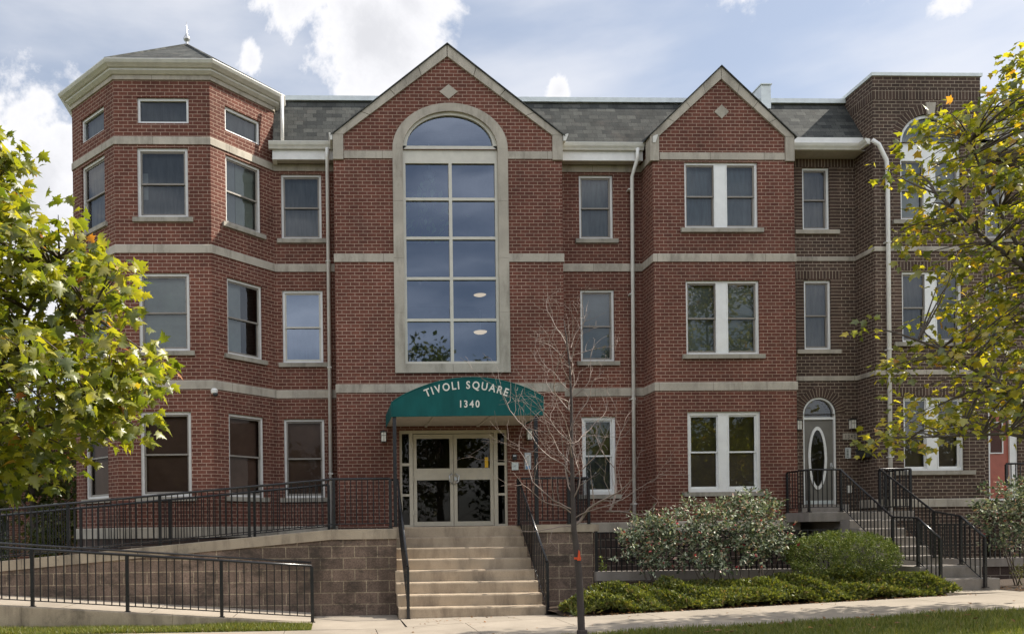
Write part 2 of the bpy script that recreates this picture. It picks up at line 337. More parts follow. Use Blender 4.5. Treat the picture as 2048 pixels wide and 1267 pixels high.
# ------------------------------------------------------------------ mesh helpers
class MB:
    def __init__(s): s.v = []; s.f = []; s.uv = {}
    def p(s, *pts):
        i = len(s.v); s.v += [tuple(q) for q in pts]; return list(range(i, i + len(pts)))
    def face(s, *pts, uv=None):
        ids = s.p(*pts); s.f.append(ids)
        if uv: s.uv[len(s.f) - 1] = uv
        return s
    def box(s, x0, x1, y0, y1, z0, z1):
        return s.obox((x0, y0), (1, 0), 0, x1 - x0, 0, y1 - y0, z0, z1)
    def obox(s, o, d, u0, u1, w0, w1, z0, z1):
        """box in the frame u along d, w inward (left normal of d)"""
        n = (-d[1], d[0])
        P = lambda u, w, z: (o[0] + d[0] * u + n[0] * w, o[1] + d[1] * u + n[1] * w, z)
        i = s.p(P(u0, w0, z0), P(u1, w0, z0), P(u1, w1, z0), P(u0, w1, z0), P(u0, w0, z1), P(u1, w0, z1), P(u1, w1, z1), P(u0, w1, z1))
        for q in ((0, 1, 5, 4), (1, 2, 6, 5), (2, 3, 7, 6), (3, 0, 4, 7), (4, 5, 6, 7), (3, 2, 1, 0)): s.f.append([i[k] for k in q])
        return s
    def prism(s, poly, y0, y1):
        """closed outline in (x, z), extruded from y0 (front) to y1"""
        n = len(poly)
        a = s.p(*[(x, y0, z) for x, z in poly]); b = s.p(*[(x, y1, z) for x, z in poly])
        s.f.append(a); s.f.append(b[::-1])
        for i in range(n):
            j = (i + 1) % n; s.f.append([a[j], a[i], b[i], b[j]])
        return s
    def vprism(s, poly, z0, z1):
        n = len(poly)
        a = s.p(*[(x, y, z0) for x, y in poly]); b = s.p(*[(x, y, z1) for x, y in poly])
        s.f.append(a[::-1]); s.f.append(b)
        for i in range(n):
            j = (i + 1) % n; s.f.append([a[i], a[j], b[j], b[i]])
        return s
    def strip(s, A, B):
        """ribbon of quads between two equal point lists"""
        for i in range(len(A) - 1): s.face(A[i], A[i + 1], B[i + 1], B[i])
        return s
    def band(s, inner, outer, y0, y1):
        """closed solid between two (x,z) curves"""
        for i in range(len(inner) - 1):
            s.prism([inner[i], inner[i + 1], outer[i + 1], outer[i]][::-1], y0, y1)
        return s
    def tube(s, pts, rad, seg=8, cap=True):
        pts = [Vector(p) for p in pts]; n = len(pts)
        rr = rad if isinstance(rad, (list, tuple)) else [rad] * n
        rings = []; ref = None
        for i, p in enumerate(pts):
            t = (pts[min(i + 1, n - 1)] - pts[max(i - 1, 0)]).normalized()
            if ref is None: ref = t.orthogonal().normalized()
            a = (ref - t * ref.dot(t))
            a = a.normalized() if a.length > 1e-5 else t.orthogonal().normalized()
            ref = a; b = t.cross(a)
            rings.append(s.p(*[p + (a * math.cos(k * 2 * math.pi / seg) + b * math.sin(k * 2 * math.pi / seg)) * rr[i] for k in range(seg)]))
        for i in range(n - 1):
            for k in range(seg):
                j = (k + 1) % seg; s.f.append([rings[i][k], rings[i][j], rings[i + 1][j], rings[i + 1][k]])
        if cap: s.f.append(rings[0][::-1]); s.f.append(rings[-1])
        return s
    def lathe(s, c, prof, seg=16, axis='z'):
        rings = []
        for r, h in prof:
            ring = []
            for k in range(seg):
                a = k * 2 * math.pi / seg; x, y = r * math.cos(a), r * math.sin(a)
                q = (x, y, h) if axis == 'z' else (x, -h, y)
                ring.append((c[0] + q[0], c[1] + q[1], c[2] + q[2]))
            rings.append(s.p(*ring))
        for i in range(len(rings) - 1):
            for k in range(seg):
                j = (k + 1) % seg; s.f.append([rings[i][k], rings[i][j], rings[i + 1][j], rings[i + 1][k]])
        s.f.append(rings[0][::-1]); s.f.append(rings[-1]); return s
    def build(s, name, mat, parent=None, smooth=False):
        me = bpy.data.meshes.new(name); me.from_pydata(s.v, [], s.f)
        uvl = me.uv_layers.new(name='UVMap')
        data = np.zeros((len(me.loops), 2))
        for p in me.polygons:
            c = s.uv.get(p.index)
            n = p.normal
            if c is None:
                if abs(n.z) > .985: t = Vector((1, 0, 0)); b = Vector((0, 1, 0))
                else: t = Vector((-n.y, n.x, 0)).normalized(); b = n.cross(t)
            for k, li in enumerate(p.loop_indices):
                if c is not None: data[li] = c[k]
                else:
                    q = me.vertices[me.loops[li].vertex_index].co; data[li] = (q.dot(t), q.dot(b))
        uvl.data.foreach_set('uv', data.ravel())
        if smooth: me.polygons.foreach_set('use_smooth', [True] * len(me.polygons))
        me.materials.append(mat)
        return link(name, me, parent)

def link(name, me, parent=None):
    o = bpy.data.objects.new(name, me); COL.objects.link(o)
    if parent is not None:
        o.parent = parent
        w = Matrix.Translation(parent.location) if parent.type == 'EMPTY' else Matrix.Identity(4)
        o.matrix_parent_inverse = w.inverted()
    return o
def tag(o, label, cat, group=None, kind=None):
    o['label'] = label; o['category'] = cat
    if group: o['group'] = group
    if kind: o['kind'] = kind
    return o
def thing(name, label, cat, loc=(0, 0, 0), group=None):
    o = bpy.data.objects.new(name, None); COL.objects.link(o); o.location = loc; o.empty_display_size = .2
    return tag(o, label, cat, group)
def struct(o, label=None, cat=None):
    o['kind'] = 'structure'
    if label: o['label'] = label; o['category'] = cat
    return o
def soup(name, mat, V, F, parent=None):
    """mesh from numpy arrays: V (n,3), F (m,k)"""
    me = bpy.data.meshes.new(name); k = F.shape[1]
    me.vertices.add(len(V)); me.vertices.foreach_set('co', V.astype(np.float32).ravel())
    me.loops.add(F.size); me.loops.foreach_set('vertex_index', F.astype(np.int32).ravel())
    me.polygons.add(len(F)); me.polygons.foreach_set('loop_start', np.arange(0, F.size, k, dtype=np.int32)); me.polygons.foreach_set('loop_total', np.full(len(F), k, dtype=np.int32))
    me.update(); me.validate(); me.materials.append(mat)
    return link(name, me, parent)

def scatter(template, tris, pos, fw, nrm, size):
    """place a leaf template: local x = side, y = along fw, z = nrm"""
    fw = fw / np.linalg.norm(fw, axis=1, keepdims=True)
    side = np.cross(fw, nrm); side /= np.linalg.norm(side, axis=1, keepdims=True) + 1e-9
    nn = np.cross(side, fw)
    T = np.asarray(template, float); n, k = len(pos), len(T)
    V = pos[:, None, :] + size[:, None, None] * (T[None, :, 0:1] * side[:, None, :] + T[None, :, 1:2] * fw[:, None, :] + T[None, :, 2:3] * nn[:, None, :])
    F = (np.asarray(tris)[None] + (np.arange(n) * k)[:, None, None]).reshape(-1, 3)
    return V.reshape(-1, 3), F
def lobed_leaf():
    half = [(.08, -.04), (.22, .03), (.47, -.03), (.30, .17), (.40, .22), (.68, .37), (.35, .42), (.37, .54), (.19, .53), (.25, .74), (.11, .78)]
    pts = [(0, 0)] + half + [(0, 1.05)] + [(-x, y) for x, y in half[::-1]]
    V = [(0, .40, .05)] + [(x, y, -.28 * abs(x) - .12 * (y - .4) ** 2) for x, y in pts]
    n = len(pts)
    return V, [(0, 1 + i, 1 + (i + 1) % n) for i in range(n)]
LOBED = lobed_leaf()
def lobed_small():
    half = [(.38, .03), (.27, .2), (.52, .42), (.24, .55)]
    pts = [(0, 0)] + half + [(0, 1.0)] + [(-x, y) for x, y in half[::-1]]
    V = [(0, .4, .05)] + [(x, y, -.25 * abs(x)) for x, y in pts]; n = len(pts)
    return V, [(0, 1 + i, 1 + (i + 1) % n) for i in range(n)]
LOBED_S = lobed_small()
OVAL = ([(0, 0, 0), (.26, .4, -.06), (0, 1, -.05), (-.26, .4, -.06), (0, .45, .04)], [(0, 1, 4), (1, 2, 4), (2, 3, 4), (3, 0, 4)])
BLADE = ([(-.06, 0, 0), (.06, 0, 0), (.03, .6, .12), (0, 1, .32)], [(0, 1, 2), (0, 2, 3)])
def unit(n):
    v = rng.normal(size=(n, 3)); return v / np.linalg.norm(v, axis=1, keepdims=True)

# ================================================================== RED BRICK BUILDING
YG, YB, YT = 17.9, 18.57, 17.32          # gable fronts, main wall, tower front
YR = 1.0
W1, W2, W3 = (2.44, 4.23), (5.50, 7.15), (8.31, 9.785)
def wall_grid(mb, o, d, u0, u1, z0, z1, holes=(), rev=.14):
    n = (-d[1], d[0])
    P = lambda u, z, w=0: (o[0] + d[0] * u + n[0] * w, o[1] + d[1] * u + n[1] * w, z)
    us = sorted({u0, u1, *[h[0] for h in holes], *[h[1] for h in holes]}); zs = sorted({z0, z1, *[min(max(q, z0), z1) for h in holes for q in h[2:4]]})
    for i in range(len(us) - 1):
        for j in range(len(zs) - 1):
            cu, cz = (us[i] + us[i + 1]) / 2, (zs[j] + zs[j + 1]) / 2
            if any(h[0] < cu < h[1] and h[2] < cz < h[3] for h in holes): continue
            mb.face(P(us[i], zs[j]), P(us[i + 1], zs[j]), P(us[i + 1], zs[j + 1]), P(us[i], zs[j + 1]))
    for h in holes:
        a, b, c, e = h[:4]
        mb.face(P(a, c), P(a, c, rev), P(a, e, rev), P(a, e)); mb.face(P(b, c, rev), P(b, c), P(b, e), P(b, e, rev))
        mb.face(P(a, e), P(a, e, rev), P(b, e, rev), P(b, e)); mb.face(P(a, c, rev), P(a, c), P(b, c), P(b, c, rev))
def curtain(mb, xs, lo, hi, y):
    for a, b in zip(xs[:-1], xs[1:]):
        mb.face((a, y, lo(a)), (b, y, lo(b)), (b, y, hi(b)), (a, y, hi(a)))
def ring(mb, o, d, u0, u1, z0, z1, t, w0, w1, tb=None):
    tb = t if tb is None else tb
    mb.obox(o, d, u0, u0 + t, w0, w1, z0, z1); mb.obox(o, d, u1 - t, u1, w0, w1, z0, z1)
    mb.obox(o, d, u0 + t, u1 - t, w0, w1, z1 - t, z1); mb.obox(o, d, u0 + t, u1 - t, w0, w1, z0, z0 + tb)
def ell(cx, cz, a, b, n=28): return [(cx + a * math.cos(math.pi * (1 - i / n)), cz + b * math.sin(math.pi * (1 - i / n))) for i in range(n + 1)]
def pane_at(parent, o, d, u0, u1, z0, z1, w, mat, name='pane'):
    q = MB(); n = (-d[1], d[0]); P = lambda u, z: (o[0] + d[0] * u + n[0] * w, o[1] + d[1] * u + n[1] * w, z)
    q.face(P(u0, z0), P(u1, z0), P(u1, z1), P(u0, z1)); return q.build(name, mat, parent)
def double_hung(fr, o, d, u0, u1, z0, z1, sash, glass, mid=.5):
    """two sashes and two panes in the frame opening"""
    zm = z0 + (z1 - z0) * mid
    q = MB(); ring(q, o, d, u0, u1, zm - .02, z1, .034, .075, .10); q.build('sash', sash, fr)
    q = MB(); ring(q, o, d, u0, u1, z0, zm + .02, .036, .101, .13, .05); q.build('sash', sash, fr)
    pane_at(fr, o, d, u0 + .03, u1 - .03, zm, z1 - .03, .088, glass)
    pane_at(fr, o, d, u0 + .03, u1 - .03, z0 + .04, zm, .116, glass)
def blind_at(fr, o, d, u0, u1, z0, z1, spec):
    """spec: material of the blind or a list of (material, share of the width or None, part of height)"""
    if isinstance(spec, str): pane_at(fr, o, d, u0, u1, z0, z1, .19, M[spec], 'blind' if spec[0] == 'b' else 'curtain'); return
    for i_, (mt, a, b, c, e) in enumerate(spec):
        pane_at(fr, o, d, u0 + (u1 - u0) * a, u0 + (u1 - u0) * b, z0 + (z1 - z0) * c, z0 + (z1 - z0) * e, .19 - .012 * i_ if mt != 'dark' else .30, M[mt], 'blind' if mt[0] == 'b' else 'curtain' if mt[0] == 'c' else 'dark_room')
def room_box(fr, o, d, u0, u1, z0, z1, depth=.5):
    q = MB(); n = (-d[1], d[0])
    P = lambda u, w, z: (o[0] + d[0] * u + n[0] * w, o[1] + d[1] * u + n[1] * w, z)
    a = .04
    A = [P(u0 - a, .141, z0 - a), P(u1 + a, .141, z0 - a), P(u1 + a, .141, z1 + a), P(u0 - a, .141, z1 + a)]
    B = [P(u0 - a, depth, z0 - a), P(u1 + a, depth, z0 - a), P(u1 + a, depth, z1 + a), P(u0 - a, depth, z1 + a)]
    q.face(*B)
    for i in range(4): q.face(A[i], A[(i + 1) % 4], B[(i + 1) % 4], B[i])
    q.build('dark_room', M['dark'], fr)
def window(root, o, d, u0, u1, z0, z1, blind='c_grey', glass='glass', sash='sash', frame='frame', sill=True, fixed=False, twin=0, ft=.05, sill_mat='sill', mid=.5, sw=.10):
    q = MB(); ring(q, o, d, u0, u1, z0, z1, ft, .045, .135)
    if twin:
        c = (u0 + u1) / 2; q.obox(o, d, c - twin / 2, c + twin / 2, .050, .135, z0 + ft, z1 - ft)
        for s_ in (-1, 1): q.obox(o, d, c + s_ * twin / 2 - .012, c + s_ * twin / 2 + .012, .042, .0495, z0 + ft, z1 - ft)
    fr = q.build('window', M[frame], root)
    spans = [(u0 + ft, u1 - ft)] if not twin else [(u0 + ft, c - twin / 2), (c + twin / 2, u1 - ft)]
    for a, b in spans:
        if fixed: pane_at(fr, o, d, a, b, z0 + ft, z1 - ft, .09, M[glass])
        else: double_hung(fr, o, d, a, b, z0 + ft, z1 - ft, M[sash], M[glass], mid)
        blind_at(fr, o, d, a - .04, b + .04, z0, z1, blind)
    room_box(fr, o, d, u0, u1, z0, z1, .36)
    if sill:
        q = MB(); q.obox(o, d, u0 - sw, u1 + sw, -.055, .13, z0 - .095, z0 - .002); q.build('sill', M[sill_mat], fr)
    return fr
def offs(path, off):
    """mitred offset of an open plan path, outward = right of travel"""
    out = []
    for i, p in enumerate(path):
        ns = []
        for a, b in ((i - 1, i), (i, i + 1)):
            if a < 0 or b >= len(path): continue
            v = Vector((path[b][0] - path[a][0], path[b][1] - path[a][1])).normalized(); ns.append(Vector((v.y, -v.x)))
        n = ns[0] if len(ns) == 1 else (ns[0] + ns[1]) / (1 + ns[0].dot(ns[1]))
        out.append((p[0] + n.x * off, p[1] + n.y * off))
    return out
def sweep(mb, path, prof):
    rows = [[(x, y, z) for x, y in offs(path, o)] for o, z in prof]
    for a, b in zip(rows[:-1], rows[1:]): mb.strip(a, b)
    for k in (0, -1):
        e = [r[k] for r in rows]; mb.face(*(e if k else e[::-1]))
    return mb

P0, P1, P2, P3, P4 = (-5.715, 27), (-5.715, YB), (-4.46, YT), (-2.455, YT), (-1.2, YB)
D45R = (math.sqrt(.5), math.sqrt(.5)); 
_l = math.hypot(P4[0] - P3[0], P4[1] - P3[1]); DR = ((P4[0] - P3[0]) / _l, (P4[1] - P3[1]) / _l); DL = ((P2[0] - P1[0]) / _l, (P2[1] - P1[1]) / _l)
apt = thing('apartment_building', 'red brick three-storey apartment building with two pointed gables and an octagonal corner tower', 'building', (2.68, YG, 0))
ZF, ZE = -.3, 10.05
X0 = (1, 0)
w = MB()
h45 = [(.40, 1.375, *W1), (.40, 1.375, *W2), (.40, 1.375, *W3), (.40, 1.375, 10.30, 10.83)]
hL = [(_l - 1.375, _l - .40, *q[2:]) for q in h45]
wall_grid(w, P0, (0, -1), 0, 27 - YB, 1.8, 11.25)
wall_grid(w, P1, DL, 0, _l, 1.8, 11.25, hL)
hT = [(-3.99, -2.93, *W1), (-3.99, -2.93, *W2), (-3.99, -2.93, *W3), (-3.97, -2.90, 10.30, 10.84)]
wall_grid(w, (0, YT), X0, P2[0], P3[0], 1.8, 11.25, hT)
wall_grid(w, P3, DR, 0, _l, 1.8, 11.25, h45)
wall_grid(w, P4, (0, 1), 0, 3.4, 9.8, 11.25)
wall_grid(w, (-1.2, 21.97), (-1, 0), 0, 4.52, 9.8, 11.25)
hB = [(-1.045, -.135, *W1), (-1.045, -.135, *W2), (-1.045, -.135, *W3)]
wall_grid(w, (0, YB), X0, P4[0], .15, 1.8, ZE, hB)
wall_grid(w, (.15, YB), (0, -1), 0, YB - YG, 1.8, 10.33)
CX = 2.72
gx = lambda x: 12.28 - abs(x - 2.675) * .778
wall_grid(w, (0, YG), X0, .15, 5.205, 1.74, 10.05, [(CX - 1.12, CX + 1.12, 5.25, 10.051), (1.518, 3.913, 1.74, 3.869)])
xs = sorted({.15, 2.675, 5.205, CX - 1.12, CX + 1.12, *[CX + 1.12 * math.cos(math.pi * i / 24) for i in range(25)], *np.linspace(.15, 5.205, 9).tolist()})
curtain(w, xs, lambda x: 10.05 + (.88 * math.sqrt(max(0, 1 - ((x - CX) / 1.12) ** 2)) if abs(x - CX) < 1.12 else 0), gx, YG)
wall_grid(w, (5.205, YG), (0, 1), 0, YB - YG, 1.8, 10.33)
hR = [(5.787, 6.577, *W1), (5.787, 6.577, *W2), (5.787, 6.577, *W3)]
wall_grid(w, (0, YB), X0, 5.205, 7.24, 1.8, ZE, hR)
wall_grid(w, (7.24, YB), (0, -1), 0, YB - YG, 1.8, 10.4)
G2 = 8.80
hG = [(7.955, 9.62, *W1), (7.955, 9.62, *W2), (7.955, 9.62, *W3)]
wall_grid(w, (0, YG), X0, 7.24, 10.445, 1.8, 10.0, hG)
g2 = lambda x: 11.84 - abs(x - G2) * .905
curtain(w, [7.24, G2, 10.445], lambda x: 10.0, g2, YG)
wall_grid(w, (10.445, YG), (0, 1), 0, YB - YG, 1.8, 10.4)
w.build('wall', M['brick'], apt)
# foundation of block below the water table
w = MB()
for path in ([P0, P1, P2, P3, P4, (.15, YB), (.15, YG), (5.205, YG), (5.205, YB), (7.24, YB), (7.24, YG), (10.445, YG), (10.445, YB)],):
    for a, b in zip(path[:-1], path[1:]): zt = 1.735 if a[1] == b[1] == YG and a[0] < 1 else 1.8; w.face((*a, ZF), (*b, ZF), (*b, zt), (*a, zt))
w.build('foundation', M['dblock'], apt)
full = [(-5.715, 22), P1, P2, P3, P4, (.15, YB)]
wt = lambda z0, z1, o=.03: [(0.0, z0), (o, z0), (o, z1 - .02), (o - .01, z1), (0.0, z1)]
sweep(MB(), full, wt(1.57, 1.80)).build('water_table', M['jstone'], apt)
sweep(MB(), [(5.205, 18.2), (5.205, YB), (7.24, YB), (7.24, YG), (10.445, YG), (10.445, 18.4)], wt(1.57, 1.80)).build('water_table', M['jstone'], apt)
for z0, z1 in ((4.70, 4.885), (7.565, 7.745), (9.848, 10.01)):
    sweep(MB(), full, wt(z0, z1, .022)).build('stone_band', M['jstone'], apt)
    if z0 > 9:
        
        for a, e in ((.374, CX - 1.275), (CX + 1.275, 4.99)): MB().box(a, e, YG - .022, YG + .05, 9.835, 10.0).build('stone_band', M['jstone'], apt)
        sweep(MB(), [(5.205, YB), (7.24, YB), (7.24, YG)], wt(9.848, 10.01, .022)).build('stone_band', M['jstone'], apt)
        MB().box(7.40, 10.235, YG - .022, YG + .05, 9.835, 9.99).build('stone_band', M['jstone'], apt)
    else:
        for a, e in (((.15, CX - 1.275), (CX + 1.275, 5.205)) if z0 > 5 else ((.15, 5.205),)):
            MB().box(a - (.02 if a < 1 else 0), e + (.02 if e > 5 else 0), YG - .022, YG + .05, z0, z1).build('stone_band', M['jstone'], apt)
        sweep(MB(), [(5.205, YB), (7.24, YB), (7.24, YG), (10.445, YG), (10.445, YB)], wt(z0, z1, .022)).build('stone_band', M['jstone'], apt)
# tower cornice, roof, finial
cpath = [(-5.715, 21.97), P1, P2, P3, P4, (-1.2, 21.97)]
sweep(MB(), cpath, [(0, 11.20), (.03, 11.20), (.03, 11.295), (0, 11.295)]).build('stone_band', M['jstone'], apt)
cor = sweep(MB(), cpath, [(0, 11.297), (.06, 11.297), (.13, 11.345), (.13, 11.385), (0, 11.385)]).build('cornice', M['gutter'], apt)
sweep(MB(), cpath, [(0, 11.387), (.17, 11.387), (.20, 11.41), (.245, 11.44), (.275, 11.49), (.275, 11.51), (.255, 11.51), (0, 11.47)]).build('gutter', M['gutter'], cor)
ev = [(x, y, 11.50) for x, y in offs(cpath[1:5], .25)]
ev = [(-5.965, 20.7, 11.5)] + ev + [(-.95, 20.7, 11.5), (-2.345, 22.1, 11.5), (-4.57, 22.1, 11.5)]
apx = (-3.36, 19.95, 13.52)
q = MB()
for i in range(8): q.face(ev[i], ev[(i + 1) % 8], apx)
tr = q.build('tower_roof', M['shingle'], apt)
q = MB()
for i in range(8): q.tube([ev[i], apx], .035, 5)
q.build('hip_cap', M['shingle'], tr)
MB().lathe((apx[0], apx[1], 13.46), [(.10, 0), (.07, .06), (.03, .09), (.03, .13), (.075, .17), (.085, .21), (.06, .26), (.025, .29), (.035, .32), (.022, .36), (.012, .5), (.004, .62)], 12).build('finial', M['metalw'], tr, True)
# gable copings of stone with the slate edge above
def coping(nm, cx, xl, xr, zk0, zk1, kw, outz, apz, iz, y0=YG - .045, y1=YG + .22):
    q = MB()
    q.box(xl, xl + kw, y0, y1, zk0, zk1); q.box(xr - kw, xr, y0, y1, zk0, zk1)
    for s_, xe in ((-1, xl), (1, xr)):
        oa, ia = (xe, zk1 + .003), (xe - s_ * kw, zk1 + .003); ob, ib = (cx + s_ * .003, apz), (cx + s_ * .003, iz)
        n = 4; g = .0022
        for k in range(n):
            t0, t1 = k / n + g, (k + 1) / n - g
            L = lambda a, b, t: (a[0] + (b[0] - a[0]) * t, a[1] + (b[1] - a[1]) * t)
            pl = [L(ia, ib, t0), L(ia, ib, t1), L(oa, ob, t1), L(oa, ob, t0)]
            q.prism(pl if s_ < 0 else pl[::-1], y0, y1)
    q.build('gable_coping', M['stone'], apt)
    q = MB()
    for s_, xe in ((-1, xl - .05), (1, xr + .05)):
        z0 = zk1 - .03
        q.prism([(xe, z0 + .004), (cx, apz + .008), (cx, apz + .034), (xe, z0 + .027)][::s_], y0 - .03, 22.0)
    q.build('gable_roof', M['shingle'], apt)
coping('g1', 2.675, .14, 5.215, 9.805, 10.345, .225, 0, 12.325, 12.075)
coping('g2', G2, 7.175, 10.44, 9.80, 10.34, .20, 0, 11.885, 11.625)
for cx, cz, a, b in ((2.70, 11.31, .20, .16), (8.81, 10.905, .165, .155)):
    MB().prism([(cx - a, cz), (cx, cz - b), (cx + a, cz), (cx, cz + b)], YG - .02, YG + .05).build('stone_diamond', M['stone'], apt)
# main roof: mansard, cap, gutters, fascia, soffit
q = MB()
q.face((-1.2, 18.24, 10.32), (10.40, 18.24, 10.32), (10.40, 18.92, 11.63), (-1.2, 18.92, 11.63))
q.build('mansard_roof', M['shingle'], apt)
MB().box(-1.2, 10.40, 18.85, 19.02, 11.62, 11.725).build('roof_cap', M['roofcap'], apt)
MB().box(-1.2, 10.44, 19.02, 27, 11.45, 11.55).box(-5.2, -1.7, 18.3, 21.9, 11.25, 11.3).box(-5.7, -1.21, 22, 27, 11.25, 11.3).build('flat_roof', M['asphalt'], apt)
MB().face((-5.715, 27, -.3), (19, 27, -.3), (19, 27, 11.6), (-5.715, 27, 11.6)).build('rear_wall', M['brick'], apt)
def gutter(x0, x1, nm=None):
    q = MB(); sweep(q, [(x0, 18.27), (x1, 18.27)], [(0, 10.195), (.06, 10.195), (.075, 10.23), (.105, 10.27), (.125, 10.33), (.125, 10.345), (.11, 10.345), (0, 10.30)]).build('gutter', M['gutter'], apt)
    MB().box(x0 + .08, x1, 18.275, 18.31, 9.985, 10.193).build('fascia', M['white'], apt)
    q = MB().box(x0 + .08, x1, 18.312, YB - .024, 10.012, 10.03)
    q.build('soffit', M['soffit'], apt)
gutter(-1.29, .14); gutter(5.215, 7.17)
MB().box(-1.215, -1.12, 18.31, 18.55, 9.985, 10.19).build('fascia', M['white'], apt)
q = MB(); sweep(q, [(7.23, 18.25), (7.23, 17.84)], [(0, 10.19), (-.06, 10.19), (-.08, 10.25), (-.12, 10.36), (-.10, 10.37), (0, 10.33)])
q.build('gutter', M['gutter'], apt)
sweep(MB(), [(5.225, 17.84), (5.225, 18.25)], [(0, 10.22), (.06, 10.22), (.08, 10.27), (.12, 10.37), (.10, 10.38), (0, 10.34)]).build('gutter', M['gutter'], apt)
sweep(MB(), [(.13, 18.25), (.13, 17.84)], [(0, 10.22), (.05, 10.22), (.06, 10.27), (.08, 10.37), (.06, 10.38), (0, 10.34)]).build('gutter', M['gutter'], apt)
def downspout(pts, root=None, r=.042):
    q = MB(); q.tube(pts, r, 8)
    o = q.build('downspout', M['downspout'], root or apt, True)
    z = pts[-1][2] + 1.2
    while z < pts[-2][2]:
        MB().box(pts[-1][0] - r - .012, pts[-1][0] + r + .012, pts[-1][1] - r - .006, pts[-1][1] + .10, z, z + .03).build('strap', M['gutter'], o); z += 2.4
downspout([(.01, 18.19, 10.20), (.01, 18.20, 10.0), (.01, 18.47, 9.72), (.0, 18.49, 1.76)])
downspout([(7.02, 18.19, 10.22), (7.02, 18.20, 10.02), (6.985, 18.46, 9.70), (6.95, 18.49, 1.0)])
MB().tube([(-.985, 18.34, 11.42), (-.985, 18.25, 10.34)], .04, 8).build('downspout', M['white'], apt, True)
# windows
O = (0, 0)
wh = dict(sash='vinyl', frame='vinyl', ft=.075)
b3 = [('c_dark', 0, 1, 0, 1)]
window(apt, (0, YT), X0, -3.97, -2.90, 10.30, 10.84, 'c_dark', fixed=True, frame='vinyl', sill=False)
window(apt, (0, YT), X0, -3.99, -2.93, *W3, [('c_dark', 0, 1, 0, 1), ('b_pale', .02, .17, .30, .68)], ft=.06)  # small pale patch is a white reflection painted behind the pane
window(apt, (0, YT), X0, -3.99, -2.93, *W2, 'b_green', ft=.06)
window(apt, (0, YT), X0, -3.99, -2.93, *W1, 'b_brown', 'glass_dark', ft=.06)
for o_, d_, hs in ((P3, DR, h45), (P1, DL, hL)):
    window(apt, o_, d_, *hs[3], 'c_grey', fixed=True, frame='vinyl', sill=False)
    window(apt, o_, d_, *hs[2], [('b_pale', 0, .40, 0, 1), ('b_green', .40, 1, 0, 1)] if o_ is P3 else 'c_taupe')
    window(apt, o_, d_, *hs[1], [('b_pale', 0, .52, 0, 1), ('dark', .0, 1, 0, 1)] if o_ is P3 else 'b_green')
    window(apt, o_, d_, *hs[0], 'b_brown', 'glass_dark')
window(apt, (0, YB), X0, -1.045, -.135, *W3, 'c_dark')
window(apt, (0, YB), X0, -1.045, -.135, *W2, [('b_pale', 0, 1, .5, 1), ('c_blue', 0, 1, 0, .5)], 'glass_blue', sash='almond', frame='vinyl')
window(apt, (0, YB), X0, -1.045, -.135, *W1, 'b_brown', 'glass_dark')
window(apt, (0, YB), X0, 5.787, 6.577, *W3, 'c_grey')
window(apt, (0, YB), X0, 5.787, 6.577, *W2, 'b_blue')
window(apt, (0, YB), X0, 5.787, 6.577, *W1, [('b_tree_reflection', 0, 1, .5, 1), ('c_dark', 0, 1, 0, .5)], **wh)
window(apt, (0, YG), X0, 7.955, 9.62, *W3, 'c_blue', twin=.27, frame='vinyl')
window(apt, (0, YG), X0, 7.955, 9.62, *W2, 'b_green', twin=.25, frame='vinyl')
window(apt, (0, YG), X0, 7.955, 9.62, *W1, [('b_tree_reflection', 0, 1, .52, 1), ('b_brown', 0, 1, 0, .52)], twin=.22, sash='vinyl', frame='vinyl', ft=.075)
for x0 in (6.03,): window(apt, (0, YB), X0, x0, x0 + .56, .62, 1.17, 'c_dark', frame='vinyl', sill=False, ft=.05, fixed=True)
window(apt, (0, YG), X0, 8.1, 9.2, .55, 1.25, 'b_pale', frame='vinyl', sill=False, fixed=True)
# tall arched stair window: stone surround, frame, ten panes and the half-round light
q = MB(); so, si = 1.275, 1.05; ya, yb = YG - .03, YG + .16
for s_ in (-1, 1):
    a, b = sorted((CX + s_ * so, CX + s_ * si))
    zz = [5.325, 6.45, 7.65, 8.9, 10.05]
    for z0, z1 in zip(zz[:-1], zz[1:]): q.box(a, b, ya, yb, z0 + .002, z1 - .002)
q.box(CX - so, CX - .003, ya - .015, yb, 5.125, 5.323); q.box(CX + .003, CX + so, ya - .015, yb, 5.125, 5.323)
inn, out = ell(CX, 10.05, si, .83, 36), ell(CX, 10.05, so, 1.005, 36)
for k in range(4):
    sl = slice(k * 9, k * 9 + 10); i_, o_ = inn[sl], out[sl]
    sh = lambda L: [(x + (.003 if k < 2 else -.003) * 0, z) for x, z in L]
    q.band(i_, o_, ya, yb)
q.build('window_surround', M['stone'], apt)
q = MB()
fo, fi = ell(CX, 10.05, si, .83, 30), ell(CX, 10.13, .955, .685, 30)
q.band(fi, fo, YG + .03, YG + .12)
q.box(CX - si, CX + si, YG + .03, YG + .12, 10.06, 10.135)
q.box(CX - si, CX + si, YG + .045, YG + .13, 9.80, 10.058)                # spandrel panel
x0, x1 = CX - si, CX + si
rows = [(9.755, 8.995), (8.935, 8.135), (8.075, 7.245), (7.185, 6.33), (6.27, 5.385)]
q.box(x0, x0 + .06, YG + .03, YG + .12, 5.327, 9.798); q.box(x1 - .06, x1, YG + .03, YG + .12, 5.327, 9.798)
q.box(CX - .035, CX + .035, YG + .03, YG + .12, 5.327, 9.798)
for z0, z1 in ((9.755, 9.798), (8.935, 8.995), (8.075, 8.135), (7.185, 7.245), (6.27, 6.33), (5.327, 5.385)):
    q.box(x0 + .06, CX - .035, YG + .035, YG + .12, z0, z1); q.box(CX + .035, x1 - .06, YG + .035, YG + .12, z0, z1)
sw_ = q.build('window', M['almond'], apt)
